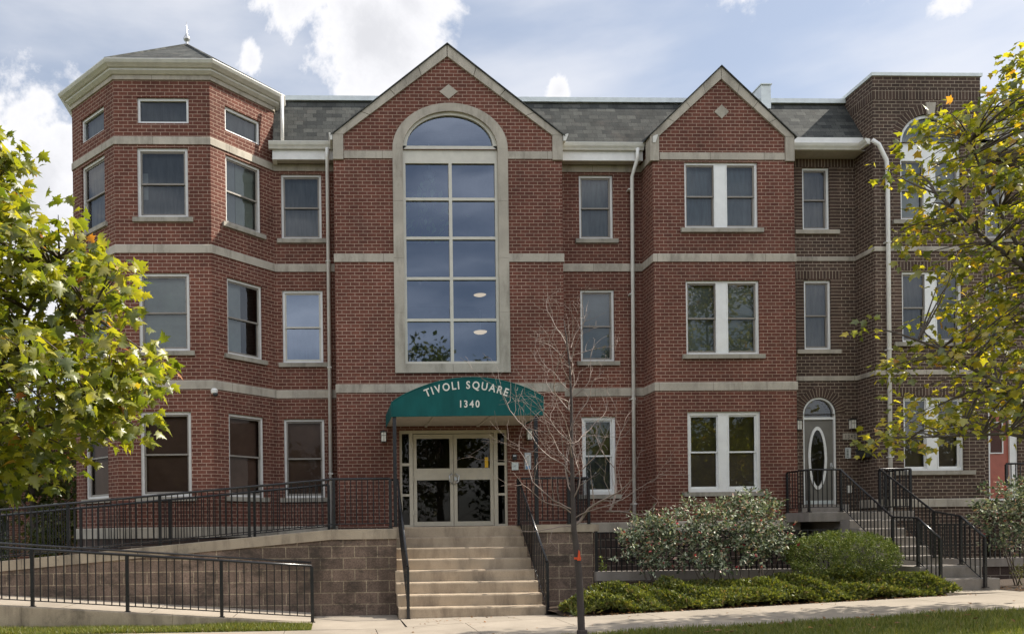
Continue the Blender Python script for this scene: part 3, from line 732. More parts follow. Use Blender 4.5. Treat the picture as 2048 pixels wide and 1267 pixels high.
for zt, zb in rows:
    pane_at(sw_, (0, YG), X0, x0 + .055, CX - .03, zb - .005, zt + .005, .085, M['glass_blue'])
    pane_at(sw_, (0, YG), X0, CX + .03, x1 - .055, zb - .005, zt + .005, .085, M['glass_blue'])
ap = ell(CX, 10.13, .955, .685, 30); q = MB(); q.face(*[(x, YG + .085, z) for x, z in ap[::-1]]); q.build('pane', M['glass_blue'], sw_)
# stairwell behind the glass
q = MB(); xa, xb, yy0, yy1 = CX - 1.25, CX + 1.4, YG + .17, 20.6
q.face((xa, yy1, 5.0), (xb, yy1, 5.0), (xb, yy1, 11.2), (xa, yy1, 11.2)); q.face((xa, yy0, 5.0), (xa, yy1, 5.0), (xa, yy1, 11.2), (xa, yy0, 11.2))
q.face((xb, yy1, 5.0), (xb, yy0, 5.0), (xb, yy0, 11.2), (xb, yy1, 11.2)); q.face((xa, yy0, 11.2), (xa, yy1, 11.2), (xb, yy1, 11.2), (xb, yy0, 11.2)); q.face((xa, yy1, 5.0), (xa, yy0, 5.0), (xb, yy0, 5.0), (xb, yy1, 5.0))
q.build('stairwell', M['room'], sw_)
MB().box(xa + .01, xb - .01, YG + .2, 20.5, 7.28, 8.05).build('floor_slab', M['dark'], sw_)
# entrance
q = MB(); ex0, ex1, ez0, ez1 = 1.52, 3.91, 1.742, 3.869
YD = YG + .05
q.box(ex0, ex0 + .055, YD, YD + .1, ez0, ez1); q.box(ex1 - .055, ex1, YD, YD + .1, ez0, ez1); q.box(ex0 + .055, ex1 - .055, YD, YD + .1, ez1 - .07, ez1)
for a, b in ((1.735, 1.815), (3.615, 3.70)): q.box(a, b, YD, YD + .1, ez0, ez1 - .07)
for a, b in ((1.575, 1.735), (3.70, 3.855)):
    for z0, z1 in ((1.742, 1.79), (2.42, 2.47), (3.09, 3.15)): q.box(a, b, YD + .005, YD + .1, z0, z1)
en = q.build('entrance_frame', M['beige'], apt)
for a, b in ((1.575, 1.735), (3.70, 3.855)):
    for z0, z1 in ((1.79, 2.42), (2.47, 3.09), (3.15, 3.80)): pane_at(en, (0, YD), X0, a, b, z0, z1, .05, M['glass_door'], 'sidelight')
for a, b, hx in ((1.825, 2.712, 2.675), (2.722, 3.608, 2.76)):
    q = MB(); z0, z1, zs = 1.755, 3.785, [(1.755, 1.855), (2.775, 3.03), (3.69, 3.785)]
    q.box(a, a + .075, YD + .02, YD + .075, z0, z1); q.box(b - .075, b, YD + .02, YD + .075, z0, z1)
    for c, e in zs: q.box(a + .075, b - .075, YD + .022, YD + .073, c, e)
    dl = q.build('door_leaf', M['beige'], apt)
    pane_at(dl, (0, YD), X0, a + .075, b - .075, 1.855, 2.775, .048, M['glass_door']); pane_at(dl, (0, YD), X0, a + .075, b - .075, 3.03, 3.69, .048, M['glass_door'])
    sg = -1 if hx < 2.717 else 1
    MB().tube([(hx, YD + .02, 2.69), (hx, YD - .05, 2.70), (hx + sg * .06, YD - .06, 2.74), (hx + sg * .065, YD - .06, 2.86), (hx, YD - .05, 2.90), (hx, YD + .02, 2.91)], .014, 8).build('handle', M['metalw'], dl, True)
    if sg > 0:
        MB().box(hx - .03, hx + .03, YD - .004, YD + .019, 2.76, 2.84).build('lock', M['metalw'], dl)
        MB().box(3.42, 3.495, YD + .040, YD + .046, 3.04, 3.27).build('sticker', M['yellow'], dl)
    for zz in (2.0, 2.75, 3.5):
        xh = a - .012 if sg < 0 else b + .012
        MB().box(xh - .012, xh + .012, YD - .012, YD + .018, zz, zz + .12).build('hinge', M['beige'], dl)
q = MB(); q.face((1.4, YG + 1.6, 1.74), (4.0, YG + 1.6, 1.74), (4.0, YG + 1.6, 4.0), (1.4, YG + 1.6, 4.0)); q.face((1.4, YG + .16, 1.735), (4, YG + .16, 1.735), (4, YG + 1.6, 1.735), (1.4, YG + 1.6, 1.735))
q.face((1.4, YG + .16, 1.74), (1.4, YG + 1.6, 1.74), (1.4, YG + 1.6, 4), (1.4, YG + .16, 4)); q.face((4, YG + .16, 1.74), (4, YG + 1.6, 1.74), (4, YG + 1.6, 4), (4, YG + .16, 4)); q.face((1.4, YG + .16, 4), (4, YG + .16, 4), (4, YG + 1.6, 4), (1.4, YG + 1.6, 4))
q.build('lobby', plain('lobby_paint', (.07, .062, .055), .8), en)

# things fixed to it that could be lifted off
aw = thing('awning', 'green canvas barrel awning with cream lettering on two black posts over the entrance', 'awning', (2.73, 16.15, 3.92))
YA = 16.15
arc = []
xl, xr, zl, zr, za = 1.225, 4.255, 4.205, 4.30, 4.685
n = 28
for i in range(n + 1):
    t = i / n; x = xl + (xr - xl) * t
    z = zl + (zr - zl) * t + (za - (zl + zr) / 2) * (1 - (2 * t - 1) ** 2) ** .92
    arc.append((x, z))
outl = [(xl, 3.925)] + arc + [(xr, 3.935)]
q = MB(); q.face(*[(x, YA, z) for x, z in outl[::-1]][::-1][::-1])
q.strip([(x, YA, z) for x, z in outl], [(x, YG - .01, z) for x, z in outl])
q.tube([(xl, YA - .004, 3.925), (xr, YA - .004, 3.935)], .012, 6)
q.tube([(x, YA, z) for x, z in outl], .011, 6)
q.build('canopy', M['awning'], aw)
q = MB().box(xl + .02, xr - .02, YA + .03, YG - .015, 3.955, 3.965)
sf = q.build('soffit', M['soffit'], aw)
for x in (2.1, 3.25): MB().box(x - .025, x + .025, YA + .03, YG - .015, 3.93, 3.954).build('rib', M['soffit'], sf)
for x in (1.28, 4.115):
    q = MB().box(x - .035, x + .035, YA + .03, YA + .10, 1.742, 3.95).box(x - .06, x + .06, YA + .005, YA + .125, 1.742, 1.757)
    q.build('post', M['iron'], aw)
def text_mesh(name, ch, mat, parent, loc, size, rot=0.0, yaw=0.0, ext=.003, sx=1.0, bold=.004):
    cu = bpy.data.curves.new(name, 'FONT'); cu.body = ch; cu.size = size; cu.extrude = ext; cu.offset = bold; cu.align_x = 'CENTER'; cu.resolution_u = 3
    t = bpy.data.objects.new(name, cu); COL.objects.link(t)
    dg = bpy.context.evaluated_depsgraph_get(); me = bpy.data.meshes.new_from_object(t.evaluated_get(dg))
    bpy.data.objects.remove(t)
    mt = Matrix.Translation(loc) @ Matrix.Rotation(yaw, 4, 'Z') @ Matrix.Rotation(R(90), 4, 'X') @ Matrix.Rotation(rot, 4, 'Z') @ Matrix.Diagonal((sx, 1, 1, 1))
    me.transform(mt); me.materials.clear(); me.materials.append(mat); me.name = name
    return link(name, me, parent)
widths = {'T': .62, 'I': .36, 'V': .74, 'O': .86, 'L': .56, ' ': .42, 'S': .62, 'Q': .86, 'U': .76, 'A': .76, 'R': .66, 'E': .60}
txt = 'TIVOLI SQUARE'; tot = sum(widths[c] for c in txt); span = R(45.5); rad = 2.12; u = 0
cx, cz = 2.725, 4.52 - rad
for c in txt:
    a = -span / 2 + span * (u + widths[c] / 2) / tot; u += widths[c]
    if c != ' ': text_mesh('letter', c, M['letter'], aw, (cx + rad * math.sin(a), YA - .004, cz + rad * math.cos(a) - .055), .215, -a, sx=.88)
for i, c in enumerate('1340'):
    text_mesh('numeral', c, M['letter'], aw, (2.60 + (0, .105, .222, .338)[i], YA - .004, 4.095), .195, 0, sx=.88)

def wall_lamp(x, y, z, label, d=-1):
    t = thing('wall_lamp', label, 'wall lamp', (x, y, z), 'lantern lamps beside the two front doors')
    MB().box(x - .045, x + .045, y - .015, y - .001, z - .08, z + .13).box(x - .065, x + .065, y - .13, y - .015, z + .10, z + .125).box(x - .012, x + .012, y - .06, y - .015, z + .125, z + .15).build('housing', M['black'], t)
    MB().box(x - .052, x + .052, y - .118, y - .018, z - .10, z + .098).build('shade', M['lampw'], t)
    q = MB()
    for a in (-.056, 0, .050): q.box(x + a, x + a + .006, y - .124, y - .118, z - .105, z + .10)
    q.box(x - .056, x + .056, y - .124, y - .1185, z + .025, z + .032); q.box(x - .056, x + .056, y - .124, y - .016, z - .112, z - .1005)
    q.build('cage', M['black'], t)
wall_lamp(1.165, YG, 3.72, 'white glass wall lantern on red brick left of the green awning entrance')
wall_lamp(4.385, YG, 3.735, 'white glass wall lantern on red brick right of the double doors behind the sapling')
wall_lamp(12.11, YB, 4.0, 'white glass wall lantern on dark brick right of the grey oval-glass door')
wall_lamp(10.83, YB, 3.99, 'white glass wall lantern half hidden left of the grey oval-glass door')
t = thing('security_camera', 'white dome security camera on the tower corner just below the lowest stone band', 'camera', (-2.44, YT, 4.66))
MB().lathe((-2.42, YT - .10, 4.56), [(.045, .02), (.07, .04), (.075, .10), (.05, .13)], 14).box(-2.47, -2.40, YT - .10, YT + .02, 4.62, 4.68).build('housing', M['white'], t)
MB().lathe((-2.395, YT - .12, 4.52), [(.0, 0), (.035, .008), (.052, .03), (.055, .06)], 14).build('dome', M['black'], t, True)
t = thing('card_reader', 'small black card reader on red brick right of the double doors', 'card reader', (4.06, YG, 3.25))
MB().box(4.015, 4.11, YG - .03, YG - .001, 3.195, 3.32).build('housing', M['black'], t); MB().box(4.03, 4.095, YG - .034, YG - .0305, 3.27, 3.30).build('face_plate', M['metalw'], t)
t = thing('door_button_plate', 'square pale steel push plate below the black card reader', 'push plate', (4.07, YG, 3.06))
MB().box(3.998, 4.145, YG - .02, YG - .001, 2.97, 3.145).build('plate', M['roofcap'], t); MB().lathe((4.07, YG - .02, 3.06), [(.02, 0), (.018, .012)], 12, 'y').build('button', M['metalw'], t)
t = thing('intercom', 'tall pale intercom panel with a name list on red brick beside the awning post', 'intercom', (4.355, YG, 3.16))
MB().box(4.285, 4.425, YG - .03, YG - .001, 2.98, 3.35).build('panel', M['metalw'], t)
MB().box(4.315, 4.395, YG - .034, YG - .0305, 3.07, 3.30).build('name_list', M['white'], t); MB().box(4.315, 4.395, YG - .034, YG - .0305, 2.995, 3.06).build('notice', plain('blue_notice', (.12, .28, .50), .5), t)
q = MB()
for k in range(8): q.box(4.325, 4.385, YG - .0355, YG - .0345, 3.085 + k * .026, 3.092 + k * .026)
q.build('name_lines', M['black'], t)
for k, (x, z, s_) in enumerate(((3.62, 7.30, .17), (3.62, 6.40, .17))):
    t = thing('ceiling_lamp', ('upper' if k == 0 else 'lower') + ' of two glowing round lamps seen through the tall arched window', 'lamp', (x, 19.4, z), 'stairwell lamps behind the tall window')
    MB().lathe((x, 19.4, z), [(.03, -.06), (.10, -.045), (.15, -.02), (.16, 0)], 18).build('shade', M['lit'], t, True)
    MB().lathe((x, 19.4, z + .001), [(.165, 0), (.165, .03)], 18).lathe((x, 19.4, z + .03), [(.012, 0), (.012, .5)], 8).build('base', M['metalw'], t)
t = thing('house_plant', 'trailing green house plant hanging behind the upper left panes of the tall window', 'plant', (2.35, 18.5, 9.6))
pts = []
for k in range(120):
    a = rng.random(); pts.append((2.30 + rng.normal() * (.10 + .26 * math.sin(a * 3.1)), 18.35 + rng.random() * .25, 9.65 - a * 1.55))
pts = np.array(pts); f = unit(len(pts)); f[:, 2] -= .8
V, F = scatter(*OVAL, pts, f, unit(len(pts)), .14 + .10 * rng.random(len(pts)))
soup('leaves', M['houseplant'], V, F, t)
MB().lathe((2.32, 18.45, 9.62), [(.09, 0), (.13, .16)], 12).tube([(2.32, 18.45, 9.7), (2.32, 18.45, 11.0)], .008, 5).build('pot', M['white'], t)
# ================================================================== DARK BRICK ROW HOUSE
row = thing('row_house', 'dark brown brick row house with a square flat-topped bay and an arched grey front door', 'building', (12.3, YB, 0))
BX0, BX1 = 12.27, 14.76
w = MB()
ZS = 4.25; DCX, DR_ = 11.375, .395
hd = [(11.03, 11.675, 8.52, 9.975), (11.04, 11.68, 5.745, 7.36)]
wall_grid(w, (0, YB), X0, 10.445, BX0, ZF, ZS, [(DCX - DR_, DCX + DR_, 2.06, ZS + .001)])
xs = sorted({10.445, BX0, *[DCX + DR_ * math.cos(math.pi * i / 20) for i in range(21)]})
curtain(w, xs, lambda x: ZS + (math.sqrt(max(0, DR_ ** 2 - (x - DCX) ** 2)) if abs(x - DCX) < DR_ else 0), lambda x: 4.9, YB)
wall_grid(w, (0, YB), X0, 10.445, BX0, 4.9, 10.3, hd)
wall_grid(w, (BX0, YB), (0, -1), 0, YB - YG, ZF, 11.73)
wall_grid(w, (BX0, YB), (0, 1), 0, .01, 10, 11.73)
w.face((BX0, 21, 10.2), (BX0, YB, 10.2), (BX0, YB, 11.73), (BX0, 21, 11.73))
BCX, BA, BR = 13.588, .70, .64
hb = [(12.89, 14.285, 5.755, 7.345), (12.89, 14.285, 2.865, 4.525)]
wall_grid(w, (0, YG), X0, BX0, BX1, ZF, 8.0, hb)
wall_grid(w, (0, YG), X0, BX0, BX1, 8.0, 10.25, [(BCX - BA, BCX + BA, 8.5, 10.251)])
xs = sorted({BX0, BX1, *[BCX + BA * math.cos(math.pi * i / 24) for i in range(25)]})
curtain(w, xs, lambda x: 10.25 + (BR * math.sqrt(max(0, 1 - ((x - BCX) / BA) ** 2)) if abs(x - BCX) < BA else 0), lambda x: 11.73, YG)
w.face((BX1, YG, ZF), (BX1, 21, ZF), (BX1, 21, 11.73), (BX1, YG, 11.73))
he = [(15.40, 15.90, 8.33, 9.975), (15.39, 15.90, 5.72, 7.29), (15.405, 16.12, 2.2, 4.70)]
wall_grid(w, (0, YB), X0, BX1, 19, ZF, 10.3, he)
w.face((19, YB, ZF), (19, 27, ZF), (19, 27, 11.5), (19, YB, 11.5))
w.build('wall', M['dbrick'], row)
def sbox(x0, x1, y, z0, z1): 
    q = MB(); q.box(x0, x1, y - .004, y + .02, z0, z1); q.build('soldier_course', M['soldier'], row)
sbox(10.83, 11.93, YB, 7.39, 7.575); sbox(10.45, BX0 - .005, YB, 9.99, 10.17)
sbox(12.70, 14.47, YG, 7.375, 7.56); sbox(12.70, 14.47, YG, 4.555, 4.74); sbox(15.2, 16.1, YB, 7.32, 7.505)
q = MB(); sweep(q, [(BX0, 20.5), (BX0, YG), (BX1, YG), (BX1, 20.5)], [(0, 11.21), (.004, 11.21), (.004, 11.43), (0, 11.43)]); q.build('soldier_course', M['soldier'], row)
def jamb(x0, x1, y, z0, z1): MB().box(x0, x1, y - .004, y + .02, z0, z1).build('brick_jamb', M['stack'], row)
for z0, z1 in ((8.52, 9.985), (5.745, 7.385)):
    jamb(10.86, 11.028, YB, z0, z1); jamb(11.682, 11.85, YB, z0, z1)
jamb(12.71, 12.885, YG, 8.5, 10.25); jamb(14.29, 14.465, YG, 8.5, 10.25)
jamb(12.71, 12.885, YG, 5.755, 7.37); jamb(14.29, 14.465, YG, 5.755, 7.37); jamb(12.71, 12.885, YG, 2.865, 4.55); jamb(14.29, 14.465, YG, 2.865, 4.55)
def brick_arch(cx, cz, a0, b0, a1, b1, y, n, key=None):
    """arch ring of standing bricks, UV along the arc"""
    q = MB(); i_, o_ = ell(cx, cz, a0, b0, n), ell(cx, cz, a1, b1, n)
    for k in range(n):
        u0, u1 = k * BH, (k + 1) * BH
        f = [i_[k], i_[k + 1], o_[k + 1], o_[k]]
        q.face(*[(x, y - .005, z) for x, z in f], uv=[(u0, .02), (u1, .02), (u1, .58), (u0, .58)])
        q.face((*(o_[k][0], y - .005, o_[k][1]),), (o_[k + 1][0], y - .005, o_[k + 1][1]), (o_[k + 1][0], y + .01, o_[k + 1][1]), (o_[k][0], y + .01, o_[k][1]))
    return q.build('brick_arch', M['soldier'], row)
brick_arch(DCX, ZS, DR_ + .003, DR_ + .003, .60, .61, YB, 22)
brick_arch(BCX, 10.25, BA + .003, BR + .003, .90, .85, YG, 28)
MB().prism([(BCX - .075, 10.86), (BCX + .075, 10.86), (BCX + .115, 11.13), (BCX - .115, 11.13)], YG - .04, YG + .05).build('keystone', M['stone'], row)
dpath = [(10.445, YB), (BX0, YB), (BX0, YG), (BX1, YG), (BX1, YB), (19, YB)]
for z0, z1 in ((7.80, 7.905), (5.025, 5.13)): sweep(MB(), dpath, wt(z0, z1, .02)).build('stone_band', M['jstone'], row)
sweep(MB(), [(BX0, 18.5), (BX0, YG), (BX1, YG), (BX1, YB), (15.38, YB)], wt(2.05, 2.235)).build('water_table', M['jstone'], row)
sweep(MB(), [(BX0, 20.9), (BX0, YG), (BX1, YG), (BX1, 20.9)], [(-.25, 11.73), (.03, 11.73), (.035, 11.80), (0, 11.815), (-.25, 11.80)]).build('parapet_cap', M['roofcap'], row)
MB().box(BX0 + .2, BX1 - .2, YG + .2, 21, 11.5, 11.55).box(BX1 + .0, 19, 18.95, 27, 11.45, 11.5).box(10.44, BX0, 19.0, 27, 11.45, 11.5).build('flat_roof', M['asphalt'], row)
q = MB(); q.face((10.40, 18.20, 10.46), (BX0, 18.20, 10.46), (BX0, 18.92, 11.63), (10.40, 18.92, 11.63)); q.build('mansard_roof', M['shingle'], row)
q = MB(); q.face((BX1, 18.20, 10.46), (19, 18.20, 10.46), (19, 18.92, 11.63), (BX1, 18.92, 11.63)); q.build('mansard_roof', M['shingle'], row)
MB().box(10.45, BX0 - .01, 18.84, 19.02, 11.622, 11.725).build('roof_cap', M['roofcap'], row)
MB().box(10.20, 10.43, 18.78, 21.5, 11.45, 12.0).box(10.18, 10.45, 18.75, 21.5, 12.0, 12.025).build('parapet', M['roofcap'], row)
MB().box(10.46, BX0 - .05, 18.16, 18.20, 10.305, 10.475).build('fascia', M['white'], row)
gp = [(0, 10.17), (.06, 10.17), (.075, 10.20), (.105, 10.24), (.125, 10.295), (.11, 10.305), (0, 10.28)]
q = MB(); sweep(q, [(10.48, 18.16), (12.15, 18.16), (12.15, 17.82)], [(o_ - .0, z_) for o_, z_ in gp]); q.build('gutter', M['gutter'], row)
MB().box(10.46, BX0 - .01, 18.165, YB - .006, 10.172, 10.19).build('soffit', M['soffit'], row)
q = MB(); sweep(q, [(BX1 + .05, 18.16), (19, 18.16)], gp); q.build('gutter', M['gutter'], row)
MB().box(BX1 + .05, 19, 18.165, YB - .006, 10.172, 10.19).build('soffit', M['soffit'], row)
downspout([(12.16, 17.78, 10.24), (12.30, 17.76, 10.13), (12.50, 17.80, 9.80), (12.545, 17.835, 9.55), (12.53, 17.84, 1.96)], row, .044)
window(row, (0, YB), X0, *hd[0], 'c_taupe', frame='vinyl', sill_mat='stone', sw=.20)
window(row, (0, YB), X0, *hd[1], 'c_taupe', frame='vinyl', sill_mat='stone', sw=.20)
window(row, (0, YG), X0, *hb[0], 'c_taupe', frame='vinyl', twin=.25, sw=.2)
window(row, (0, YG), X0, *hb[1], 'b_brown', frame='vinyl', twin=.25, sw=.22, sash='vinyl')
window(row, (0, YG), X0, 12.89, 14.285, 8.5, 9.90, 'b_green', frame='vinyl', twin=.25, sw=.2)
window(row, (0, YB), X0, *he[0], 'c_taupe', frame='vinyl', sw=.15); window(row, (0, YB), X0, *he[1], 'c_dark', frame='vinyl', sw=.15)
window(row, (0, YG), X0, 13.28, 14.05, .72, 1.62, 'b_pale', frame='vinyl', sill=False)
# half-round head of the bay's top window
q = MB(); q.band(ell(BCX, 10.27, BA - .07, BR - .09, 24), ell(BCX, 10.25, BA - .003, BR - .003, 24), YG + .04, YG + .12)
q.box(BCX - BA + .003, BCX + BA - .003, YG + .05, YG + .12, 9.902, 10.249)
fr = q.build('window', M['vinyl'], row)
a_ = ell(BCX, 10.27, BA - .06, BR - .08, 24)
q = MB(); q.face(*[(x, YG + .09, z) for x, z in a_[::-1]]); q.build('pane', M['glass'], fr)
q = MB()
for k in range(24): q.face((BCX, YG + .16, 10.26), (a_[k][0], YG + .16, a_[k][1]), (a_[k + 1][0], YG + .16, a_[k + 1][1]), uv=[(k * .05, 0), (k * .05, .3), (k * .05 + .05, .3)])
q.build('blind', M['b_pale'], fr)
# front doors
def arch_poly(cx, r, zs, zb, n=20): return [(cx - r, zb)] + ell(cx, zs, r, r, n) + [(cx + r, zb)]
q = MB(); yo, yi = YB + .03, YB + .13
ro, ri = DR_ - .003, DR_ - .045
for s_ in (-1, 1):
    a, b = sorted((DCX + s_ * ro, DCX + s_ * ri)); q.box(a, b, yo, yi, 2.075, ZS)
q.band(ell(DCX, ZS, ri, ri, 20), ell(DCX, ZS, ro, ro, 20), yo, yi); q.box(DCX - ri, DCX + ri, yo + .005, yi, 4.13, 4.185)
dr = q.build('door_frame', M['vinyl'], row)
q = MB(); q.face(*[(x, YB + .09, z) for x, z in arch_poly(DCX, ri + .01, ZS, 4.17)[::-1]]); q.build('pane', M['glass'], dr)
q = MB(); q.face(*[(x, YB + .35, z) for x, z in arch_poly(DCX, ri + .03, ZS, 4.1)[::-1]]); q.build('dark_room', M['b_brown'], dr)
q = MB().box(DCX - ri + .004, DCX + ri - .004, YB + .07, YB + .115, 2.155, 4.127)
dl = q.build('door', M['doorgrey'], row)
ov = lambda a, b, n=40: [(DCX - .03 + a * math.cos(2 * math.pi * k / n), 3.235 + b * math.sin(2 * math.pi * k / n)) for k in range(n + 1)]
q = MB(); q.band(ov(.165, .655), ov(.222, .735), YB + .045, YB + .0695); q.build('oval_moulding', M['vinyl'], dl)
q = MB(); q.face(*[(x, YB + .064, z) for x, z in ov(.17, .66)[:-1]]); q.build('pane', M['glass_door'], dl)
q = MB()
cu = lambda x: .02 * math.sin(x * 60)
for k in range(9):
    x0 = DCX - .03 - .17 + k * .038
    q.box(x0 + .006, x0 + .030, YB + .0665, YB + .069, 3.235 - .6 * math.sqrt(max(.02, 1 - ((k - 4) / 4.6) ** 2)), 3.235 + .6 * math.sqrt(max(.02, 1 - ((k - 4) / 4.6) ** 2)))
q.build('lace_curtain', M['c_taupe'], dl)
MB().lathe((DCX + .30, YB + .07, 3.03), [(.022, 0), (.012, .03), (.03, .05), (.02, .07)], 12, 'y').box(DCX + .275, DCX + .325, YB + .062, YB + .0695, 2.98, 3.12).build('handle', M['metalw'], dl)
MB().box(DCX - ri + .01, DCX + ri - .01, YB + .060, YB + .0695, 2.165, 2.25).build('kick_plate', M['roofcap'], dl)
q = MB(); ring(q, (0, YB), X0, 15.41, 16.115, 2.2, 4.69, .05, .03, .13); q.box(15.46, 16.065, YB + .035, YB + .13, 4.25, 4.30); q.box(15.94, 16.065, YB + .03, YB + .13, 2.25, 4.25)
d2 = q.build('door_frame', M['vinyl'], row)
pane_at(d2, (0, YB), X0, 15.45, 16.07, 4.29, 4.65, .09, M['glass'])
MB().box(15.462, 15.938, YB + .07, YB + .115, 2.25, 4.248).build('door', M['doorred'], row)
d3 = row.children[-1]
q = MB(); ring(q, (0, YB), X0, 15.46, 15.80, 3.30, 4.05, .025, .045, .069); q.build('pane_moulding', M['vinyl'], d3)
pane_at(d3, (0, YB), X0, 15.484, 15.776, 3.325, 4.025, .066, M['glass_dark'])
pane_at(d2, (0, YB), X0, 15.4, 16.1, 2.2, 4.7, .30, M['dark'], 'dark_room')

t = thing('house_number_sign', 'pale stone plaque reading 1342 on dark brick under the wall lantern', 'sign', (12.08, YB, 3.73))
MB().box(11.915, 12.245, YB - .02, YB - .001, 3.655, 3.80).build('plaque', M['stone'], t)
for i, c in enumerate('1342'): text_mesh('numeral', c, M['black'], t, (11.975 + i * .07, YB - .0205, 3.685), .125, sx=.8, bold=0)
t = thing('door_intercom', 'narrow pale entry phone panel on dark brick below the 1342 plaque', 'intercom', (12.02, YB, 3.34))
MB().box(11.965, 12.085, YB - .03, YB - .001, 3.215, 3.465).build('panel', M['roofcap'], t)
q = MB()
for k in range(6): q.box(11.985, 12.03, YB - .033, YB - .0305, 3.24 + k * .034, 3.255 + k * .034)
q.build('grille', M['black'], t); MB().box(12.045, 12.07, YB - .034, YB - .0305, 3.24, 3.43).build('name_strip', M['white'], t)
t = thing('outlet_box', 'white electrical outlet box low on dark brick beside the grey door', 'outlet', (12.035, YB, 2.5))
MB().box(11.99, 12.083, YB - .05, YB - .001, 2.415, 2.585).build('housing', M['white'], t); MB().box(12.03, 12.043, YB - .053, YB - .0505, 2.42, 2.58).build('hinge', M['gutter'], t)
t = thing('mailbox', 'black letter box on the side wall of the dark bay below the plaque', 'mailbox', (BX0, 18.25, 3.3))
q = MB(); q.box(BX0 - .13, BX0 - .001, 18.05, 18.43, 3.20, 3.40); q.build('box', M['black'], t)
q = MB(); y0, y1 = 18.04, 18.44; a = [(BX0 - .001, 3.48), (BX0 - .15, 3.402), (BX0 - .15, 3.36)]
q.strip([(x, y0, z) for x, z in a], [(x, y1, z) for x, z in a]); q.build('lid', M['iron'], t)
q = MB()
for y in (18.14, 18.34): q.tube([(BX0 - .02, y, 3.20), (BX0 - .03, y, 3.12), (BX0 - .09, y, 3.10), (BX0 - .10, y, 3.14)], .007, 6)
q.build('newspaper_hook', M['iron'], t)
# ================================================================== GROUND, WALKS, STEPS
def zs(x):
    if x < .3: return 0.0
    return .04 * (x - .3) ** 2 / 1.2 if x < 1.5 else .04 * (x - .3)
def gz(x, y):
    """height of the ground: level at the left, rising with the pavement to the right"""
    return min(zs(x), .75)
q = MB()
gx_ = [-400, -120, -40, -16, -9, -5, -2.5, 0, .3, .9, 1.5, 3, 5, 7, 9, 11, 13, 15, 18, 22, 40, 120, 400]
gy_ = [-400, -120, -40, -14, 0, 3.0, 7.4, 11.5, 13.69, 13.7, 18, 28, 40, 120, 400]
for i in range(len(gx_) - 1):
    for j in range(len(gy_) - 1):
        a, b, c, d = gx_[i], gx_[i + 1], gy_[j], gy_[j + 1]
        h = lambda x, y: gz(x, y) - .03 - (.22 if y < 7.3 else .16 if 13.695 < y < 19 else 0)
        q.face((a, c, h(a, c)), (b, c, h(b, c)), (b, d, h(b, d)), (a, d, h(a, d)))
struct(q.build('ground', M['turf']))
# street: follows the slope at the right
q = MB(); sx = [-200, -16, -5, 0, .3, .9, 1.5, 3, 5, 7, 9, 11, 13, 15, 18, 22, 200]
for a, b in zip(sx[:-1], sx[1:]): q.face((a, -9, gz(a, 0) - .15), (b, -9, gz(b, 0) - .15), (b, 7.0, gz(b, 0) - .15), (a, 7.0, gz(a, 0) - .15))
struct(q.build('street', M['asphalt']))
q = MB()
for a, b in zip(sx[:-1], sx[1:]):
    A = [(a, 7.0, gz(a, 0) - .2), (a, 7.0, gz(a, 0) + .0), (a, 7.16, gz(a, 0) + .0), (a, 7.16, gz(a, 0) - .2)]; B = [(b, y, z - gz(a, 0) + gz(b, 0)) for _, y, z in A]
    q.strip(A, B)
struct(q.build('kerb', M['gconcrete']))
q = MB(); x = -16.0; g = .006
while x < 22:
    a, b = x + g, x + 1.52 - g; n = 3
    for (y0, y1) in ((11.5, 13.7),):
        za, zb = gz(a, 0), gz(b, 0)
        q.face((a, y0, za), (b, y0, zb), (b, y1, zb), (a, y1, za)); q.face((a, y0, za - .06), (b, y0, zb - .06), (b, y0, zb), (a, y0, za)); q.face((a, y0, za - .06), (a, y0, za), (a, y1, za), (a, y1, za - .06)); q.face((b, y0, zb), (b, y0, zb - .06), (b, y1, zb - .06), (b, y1, zb))
    x += 1.52
struct(q.build('sidewalk', M['walk']))
q = MB()
for a, b in ((1.26, 2.2), (2.205, 3.2), (3.21, 4.1)):
    e = .5 if b > 4 else 0
    q.face((a, 13.712, gz(a, 0)), (b + e, 13.712, gz(b + e, 0)), (b, 15.17, .012 * b), (a, 15.17, .012 * a))
q.vprism([(-.36, 13.712), (1.25, 13.712), (1.25, 15.16), (-.36, 15.16)], -.1, .006)
q.vprism([(-.36, 15.165), (1.25, 15.165), (1.25, 16.0), (-.36, 16.0)], -.1, .007)
struct(q.build('entrance_path', M['walk']))
q = MB(); q.vprism([(10.6, 13.712), (13.3, 13.712), (12.2, 14.30), (10.75, 14.30)], .1, .455)
struct(q.build('side_path', M['walk']))
# planting bed of dark mulch
q = MB()
for a, b in zip((4.0, 5, 6, 7, 8, 9, 10), (5, 6, 7, 8, 9, 10, 10.75)):
    ys = (13.72, 14.6, 15.6, 18.5)
    for c, d in zip(ys[:-1], ys[1:]):
        h = lambda x, y: gz(x, 0) - .012 + .02 * math.sin(x * 5 + y * 3)
        q.face((a, c, h(a, c)), (b, c, h(b, c)), (b, d, h(b, d)), (a, d, h(a, d)))
q.face((12.0, 13.72, .46), (19, 13.72, .74), (19, 18.5, .74), (12.0, 18.5, .46))
struct(q.build('mulch_bed', M['soil']))

